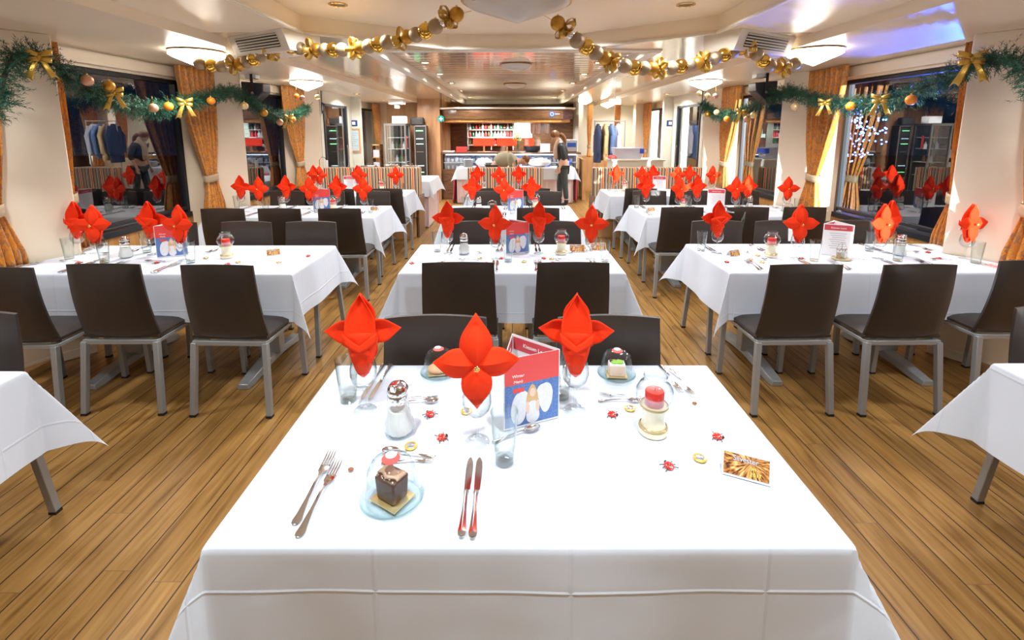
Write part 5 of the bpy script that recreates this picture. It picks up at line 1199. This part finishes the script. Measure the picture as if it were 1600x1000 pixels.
t = thing('coat_rack', 'metal coat rail on the far right side', 'coat rack', (2.15, 10.6, 0)); MB().tube([(-.32, 0, 1.82), (.35, 0, 1.82)], .012, 8).build('rail', 'chromed', t); 
for x in (-.32, .35): MB().tube([(x, 0, 0), (x, 0, 1.84)], .014, 8).build('post', 'chromed', t)
def coat(x, y, mt, label, L=.85, w=.16):
    t = thing('coat', label, 'coat', (x, y, 0)); m = MB()
    def f(u, v):
        a = 2 * pi * u; s_ = .35 + .65 * min(1, v * 5); ww = (.05 + (w - .05) * min(1, v * 6)) * (1 + .12 * v)
        return (.075 * s_ * cos(a) * (1 + .15 * sin(a * 5 + x * 9)), ww * sin(a), 1.76 - L * v)
    m.grid(f, 28, 14); m.build('coat_body', mt, t, angle=80)
    for s in (-1, 1): MB().tube([(0, s * w * .8, 1.70), (-.01, s * (w + .05), 1.5), (-.02, s * (w + .03), 1.12)], [.045, .05, .042], 10).build('sleeve', mt, t)
    MB().tube([(0, 0, 1.84), (.02, 0, 1.80), (0, 0, 1.76)], .004, 5).build('hanger_hook', 'chromed', t)
coat(1.90, 10.6, 'navy', 'dark navy coat hanging at the left end of the rail'); coat(2.06, 10.6, 'tan', 'tan coat hanging beside the dark coat on the rail', .8); coat(2.20, 10.6, 'denim', 'blue denim coat hanging in the middle of the rail', .75); coat(2.34, 10.6, 'boxw', 'pale lilac coat hanging near the right end of the rail', .7)
m = MB(); m.b2(1.64, 1.72, 11.0, 11.95, 0, .95); m.b2(1.66, 3.05, 12.6, 12.7, 0, .95); struct(m.build('wall_partition', 'lwood', smooth=False))
curtain(1, 11.9, 12.25, 12.08, 'orange curtain hanging by the passage right of the bar', x=1.95, zb=.95, tz=1.22, tw=.05)
curtain(1, 11.5, 11.8, 11.65, 'orange curtain hanging beyond the coat rack', x=2.55, zb=.95, tz=1.22, tw=.05)
t = thing('exit_sign', 'small white lit sign box on the right ceiling', 'sign', (1.98, 9.3, 2.16)); MB().b2(-.11, .11, -.02, .02, -.05, .05).build('sign_box', 'backlit', t, bevel=.004); MB().b2(-.01, .01, -.01, .01, .05, .18).build('sign_stem', 'tube', t)
# ---------------------------------------------------------------- people
def skinned(name, nodes, edges, mt, parent, sub=2):
    me = bpy.data.meshes.new(name); me.from_pydata([n[:3] for n in nodes], edges, []); o = bpy.data.objects.new(name, me); COL.objects.link(o); me.materials.append(MT[mt])
    o.modifiers.new('skin', 'SKIN').use_smooth_shade = True
    sv = me.skin_vertices[0].data if me.skin_vertices else None
    if sv is None:
        bm = bmesh.new(); bm.from_mesh(me); bm.verts.layers.skin.verify(); bm.to_mesh(me); bm.free(); sv = me.skin_vertices[0].data
    for i, n in enumerate(nodes):
        r = n[3]; sv[i].radius = (r, r) if not isinstance(r, tuple) else r
        sv[i].use_root = (i == 0)
    u = o.modifiers.new('sub', 'SUBSURF'); u.levels = sub; u.render_levels = sub
    o.parent = parent; return o
def hand(nodes, edges, base, w, d, side):       # palm and five separate fingers growing from the wrist
    w = Vector(w); d = Vector(d).normalized(); s = Vector(side).normalized(); b = len(nodes)
    nodes.append((*(w + d * .035), .020)); edges.append((base, b)); nodes.append((*(w + d * .075), .021)); edges.append((b, b + 1))
    for k, (o_, L) in enumerate(((-.027, .062), (-.009, .072), (.009, .068), (.027, .052))):
        p = w + d * .085 + s * o_; q = len(nodes); nodes.append((*p, .009)); nodes.append((*(p + d * L * .5 + Vector((0, 0, -.006))), .008)); nodes.append((*(p + d * L * .85 + Vector((-.012, 0, -.014))), .0065))
        edges += [(b + 1, q), (q, q + 1), (q + 1, q + 2)]
    q = len(nodes); nodes.append((*(w + d * .045 - s * .035), .010)); nodes.append((*(w + d * .085 - s * .052), .008)); edges += [(b, q), (q, q + 1)]
def head(parent, c, R, hairm, beard=False):
    c = Vector(c); sc = (.088, .070, .112)
    m = MB(); m.ball((0, 0, 0), 1, 24, 16, sc=sc)
    def shp(v):                                  # face towards -x: jaw and chin narrower
        x, y, z = v
        if z < -.02: k = 1 - .35 * min(1, (-z - .02) / .09); y *= k; x = x * (k if x > 0 else .92)
        return (x, y, z)
    m.v = [shp(v) for v in m.v]
    for sy in (-1, 1): m.ball((.012, sy * .071, -.005), .017, 10, 6, sc=(.8, .35, 1.2))
    m.ball((-.092, 0, -.012), .012, 10, 6, sc=(1, .8, 1.5)); m.v = [tuple(R @ Vector(v) + c) for v in m.v]
    h = m.build('head', 'skin', parent, sub=1)
    m = MB(); 
    for sy in (-1, 1): m.ball(R @ Vector((-.078, sy * .028, .012)) + c, .009, 8, 6)
    m.build('eye', 'paper', h); m = MB(); m.ball(R @ Vector((-.082, 0, -.052)) + c, .016, 10, 6, sc=(.4, 1.2, .4)); m.build('mouth', 'redd', h)
    return h
t = thing('person', 'standing woman in black jacket, beige scarf and dark trousers looking down by the buffet', 'person', (1.05, 10.16, 0))
nd = [(.05, 0, .90, .115), (.05, 0, 1.04, .105), (.03, 0, 1.18, .115), (.0, 0, 1.31, .115), (-.045, 0, 1.40, .055), (-.09, 0, 1.46, .05)]; ed = [(0, 1), (1, 2), (2, 3), (3, 4), (4, 5)]
for s in (-1, 1):
    b = len(nd); nd += [(.05, s * .08, .84, .088), (.03 - .05 * s, s * .085, .48, .058), (.06 - .06 * s, s * .09, .10, .040), (.06 - .06 * s, s * .09, .045, .038), (-.07 - .06 * s, s * .10, .03, .030)]; ed += [(0, b), (b, b + 1), (b + 1, b + 2), (b + 2, b + 3), (b + 3, b + 4)]
    b = len(nd); nd += [(.0, s * .16, 1.31, .055), (.05, s * .20, 1.07, .040), (-.04, s * .19, .86, .026)]; ed += [(3, b), (b, b + 1), (b + 1, b + 2)]
    hand(nd, ed, b + 2, (-.04, s * .19, .86), (-.25, 0, -1), (1, 0, 0) if s < 0 else (-1, 0, 0))
body = skinned('body', nd, ed, 'skin', t)
nb = [(.05, 0, .92, .125), (.05, 0, 1.04, .118), (.03, 0, 1.18, .128), (.0, 0, 1.31, .128), (-.03, 0, 1.38, .07)]; eb = [(0, 1), (1, 2), (2, 3), (3, 4)]
for s in (-1, 1): b = len(nb); nb += [(.0, s * .16, 1.31, .068), (.05, s * .20, 1.07, .055), (.01, s * .195, .98, .048)]; eb += [(3, b), (b, b + 1), (b + 1, b + 2)]
skinned('jacket', nb, eb, 'blackc', t)
skinned('shirt_hem', [(.05, 0, .84, .122), (.05, 0, .92, .124)], [(0, 1)], 'beige', t)
nt_ = [(.05, 0, .86, .120)]; et = []
for s in (-1, 1): b = len(nt_); nt_ += [(.05, s * .08, .80, .095), (.03 - .05 * s, s * .085, .48, .070), (.06 - .06 * s, s * .09, .14, .055)]; et += [(0, b), (b, b + 1), (b + 1, b + 2)]
skinned('trousers', nt_, et, 'jeans', t)
for s in (-1, 1): skinned('boot', [(.06 - .06 * s, s * .09, .16, .055), (.05 - .06 * s, s * .09, .05, .048), (-.10 - .06 * s, s * .10, .035, .033)], [(0, 1), (1, 2)], 'black', t)
skinned('scarf', [(-.03, -.06, 1.42, .055), (-.06, .06, 1.40, .05), (-.10, 0, 1.34, .055), (-.12, 0, 1.20, .06), (-.11, 0, 1.05, .055), (-.09, 0, .98, .035)], [(0, 1), (1, 2), (0, 2), (2, 3), (3, 4), (4, 5)], 'beige', t)
R = Matrix.Rotation(radians(-38), 3, 'Y'); head(t, (-.135, 0, 1.485), R, 'hair')
m = MB(); m.ball((0, 0, 0), 1, 22, 14, sc=(.100, .084, .098)); m.v = [tuple(R @ (Vector(v) + Vector((.022, 0, .034))) + Vector((-.135, 0, 1.485))) for v in m.v]
m.tube([(-.04, 0, 1.55), (.05, -.02, 1.50), (.085, -.02, 1.40), (.075, -.02, 1.27)], [.05, .045, .035, .012], 10); m.build('hair', 'hair', t, sub=1)
t = thing('person', 'man in an olive jumper bending far over behind the middle bench', 'person', (-.05, 9.95, 0))
nd = [(-.30, .05, .93, .13), (-.18, 0, 1.00, .13), (-.02, -.03, 1.03, .14), (.10, -.04, 1.00, .12), (.19, -.05, .98, .06), (.25, -.05, .99, .05)]; ed = [(0, 1), (1, 2), (2, 3), (3, 4), (4, 5)]
for s in (-1, 1):
    b = len(nd); nd += [(-.32, .05 + s * .09, .86, .09), (-.30, .04 + s * .10, .48, .065), (-.34, .06 + s * .10, .09, .045), (-.34, .06 + s * .10, .04, .04), (-.20, .02 + s * .11, .03, .032)]; ed += [(0, b), (b, b + 1), (b + 1, b + 2), (b + 2, b + 3), (b + 3, b + 4)]
    b = len(nd); nd += [(.08, -.04 + s * .17, .98, .06), (.12, -.05 + s * .20, .74, .045), (.20, -.05 + s * .16, .55, .03)]; ed += [(3, b), (b, b + 1), (b + 1, b + 2)]; hand(nd, ed, b + 2, (.20, -.05 + s * .16, .55), (.3, 0, -1), (1, 0, 0))
skinned('body', nd, ed, 'skin', t)
nb = [(-.30, .05, .93, .145), (-.18, 0, 1.00, .19), (-.02, -.03, 1.01, .20), (.10, -.04, 1.00, .135), (.16, -.05, .99, .075)]; eb = [(0, 1), (1, 2), (2, 3), (3, 4)]
for s in (-1, 1): b = len(nb); nb += [(.08, -.04 + s * .17, .98, .075), (.12, -.05 + s * .20, .74, .06), (.19, -.05 + s * .165, .58, .045)]; eb += [(3, b), (b, b + 1), (b + 1, b + 2)]
skinned('jumper', nb, eb, 'olive', t)
nt_ = [(-.27, .04, .95, .165)]; et = []
for s in (-1, 1): b = len(nt_); nt_ += [(-.32, .05 + s * .09, .82, .10), (-.30, .04 + s * .10, .48, .078), (-.34, .06 + s * .10, .10, .06)]; et += [(0, b), (b, b + 1), (b + 1, b + 2)]
skinned('trousers', nt_, et, 'jeans', t)
R2 = Matrix.Rotation(radians(75), 3, 'Y') @ Matrix.Rotation(pi, 3, 'Z'); c2 = Vector((.31, -.06, 1.0)); head(t, c2, R2, 'hair')
m = MB(); m.ball((0, 0, 0), 1, 20, 12, sc=(.096, .078, .09)); m.v = [tuple(R2 @ (Vector(v) + Vector((.018, 0, .030))) + c2) for v in m.v]; m.build('hair', 'hair', t, sub=1)
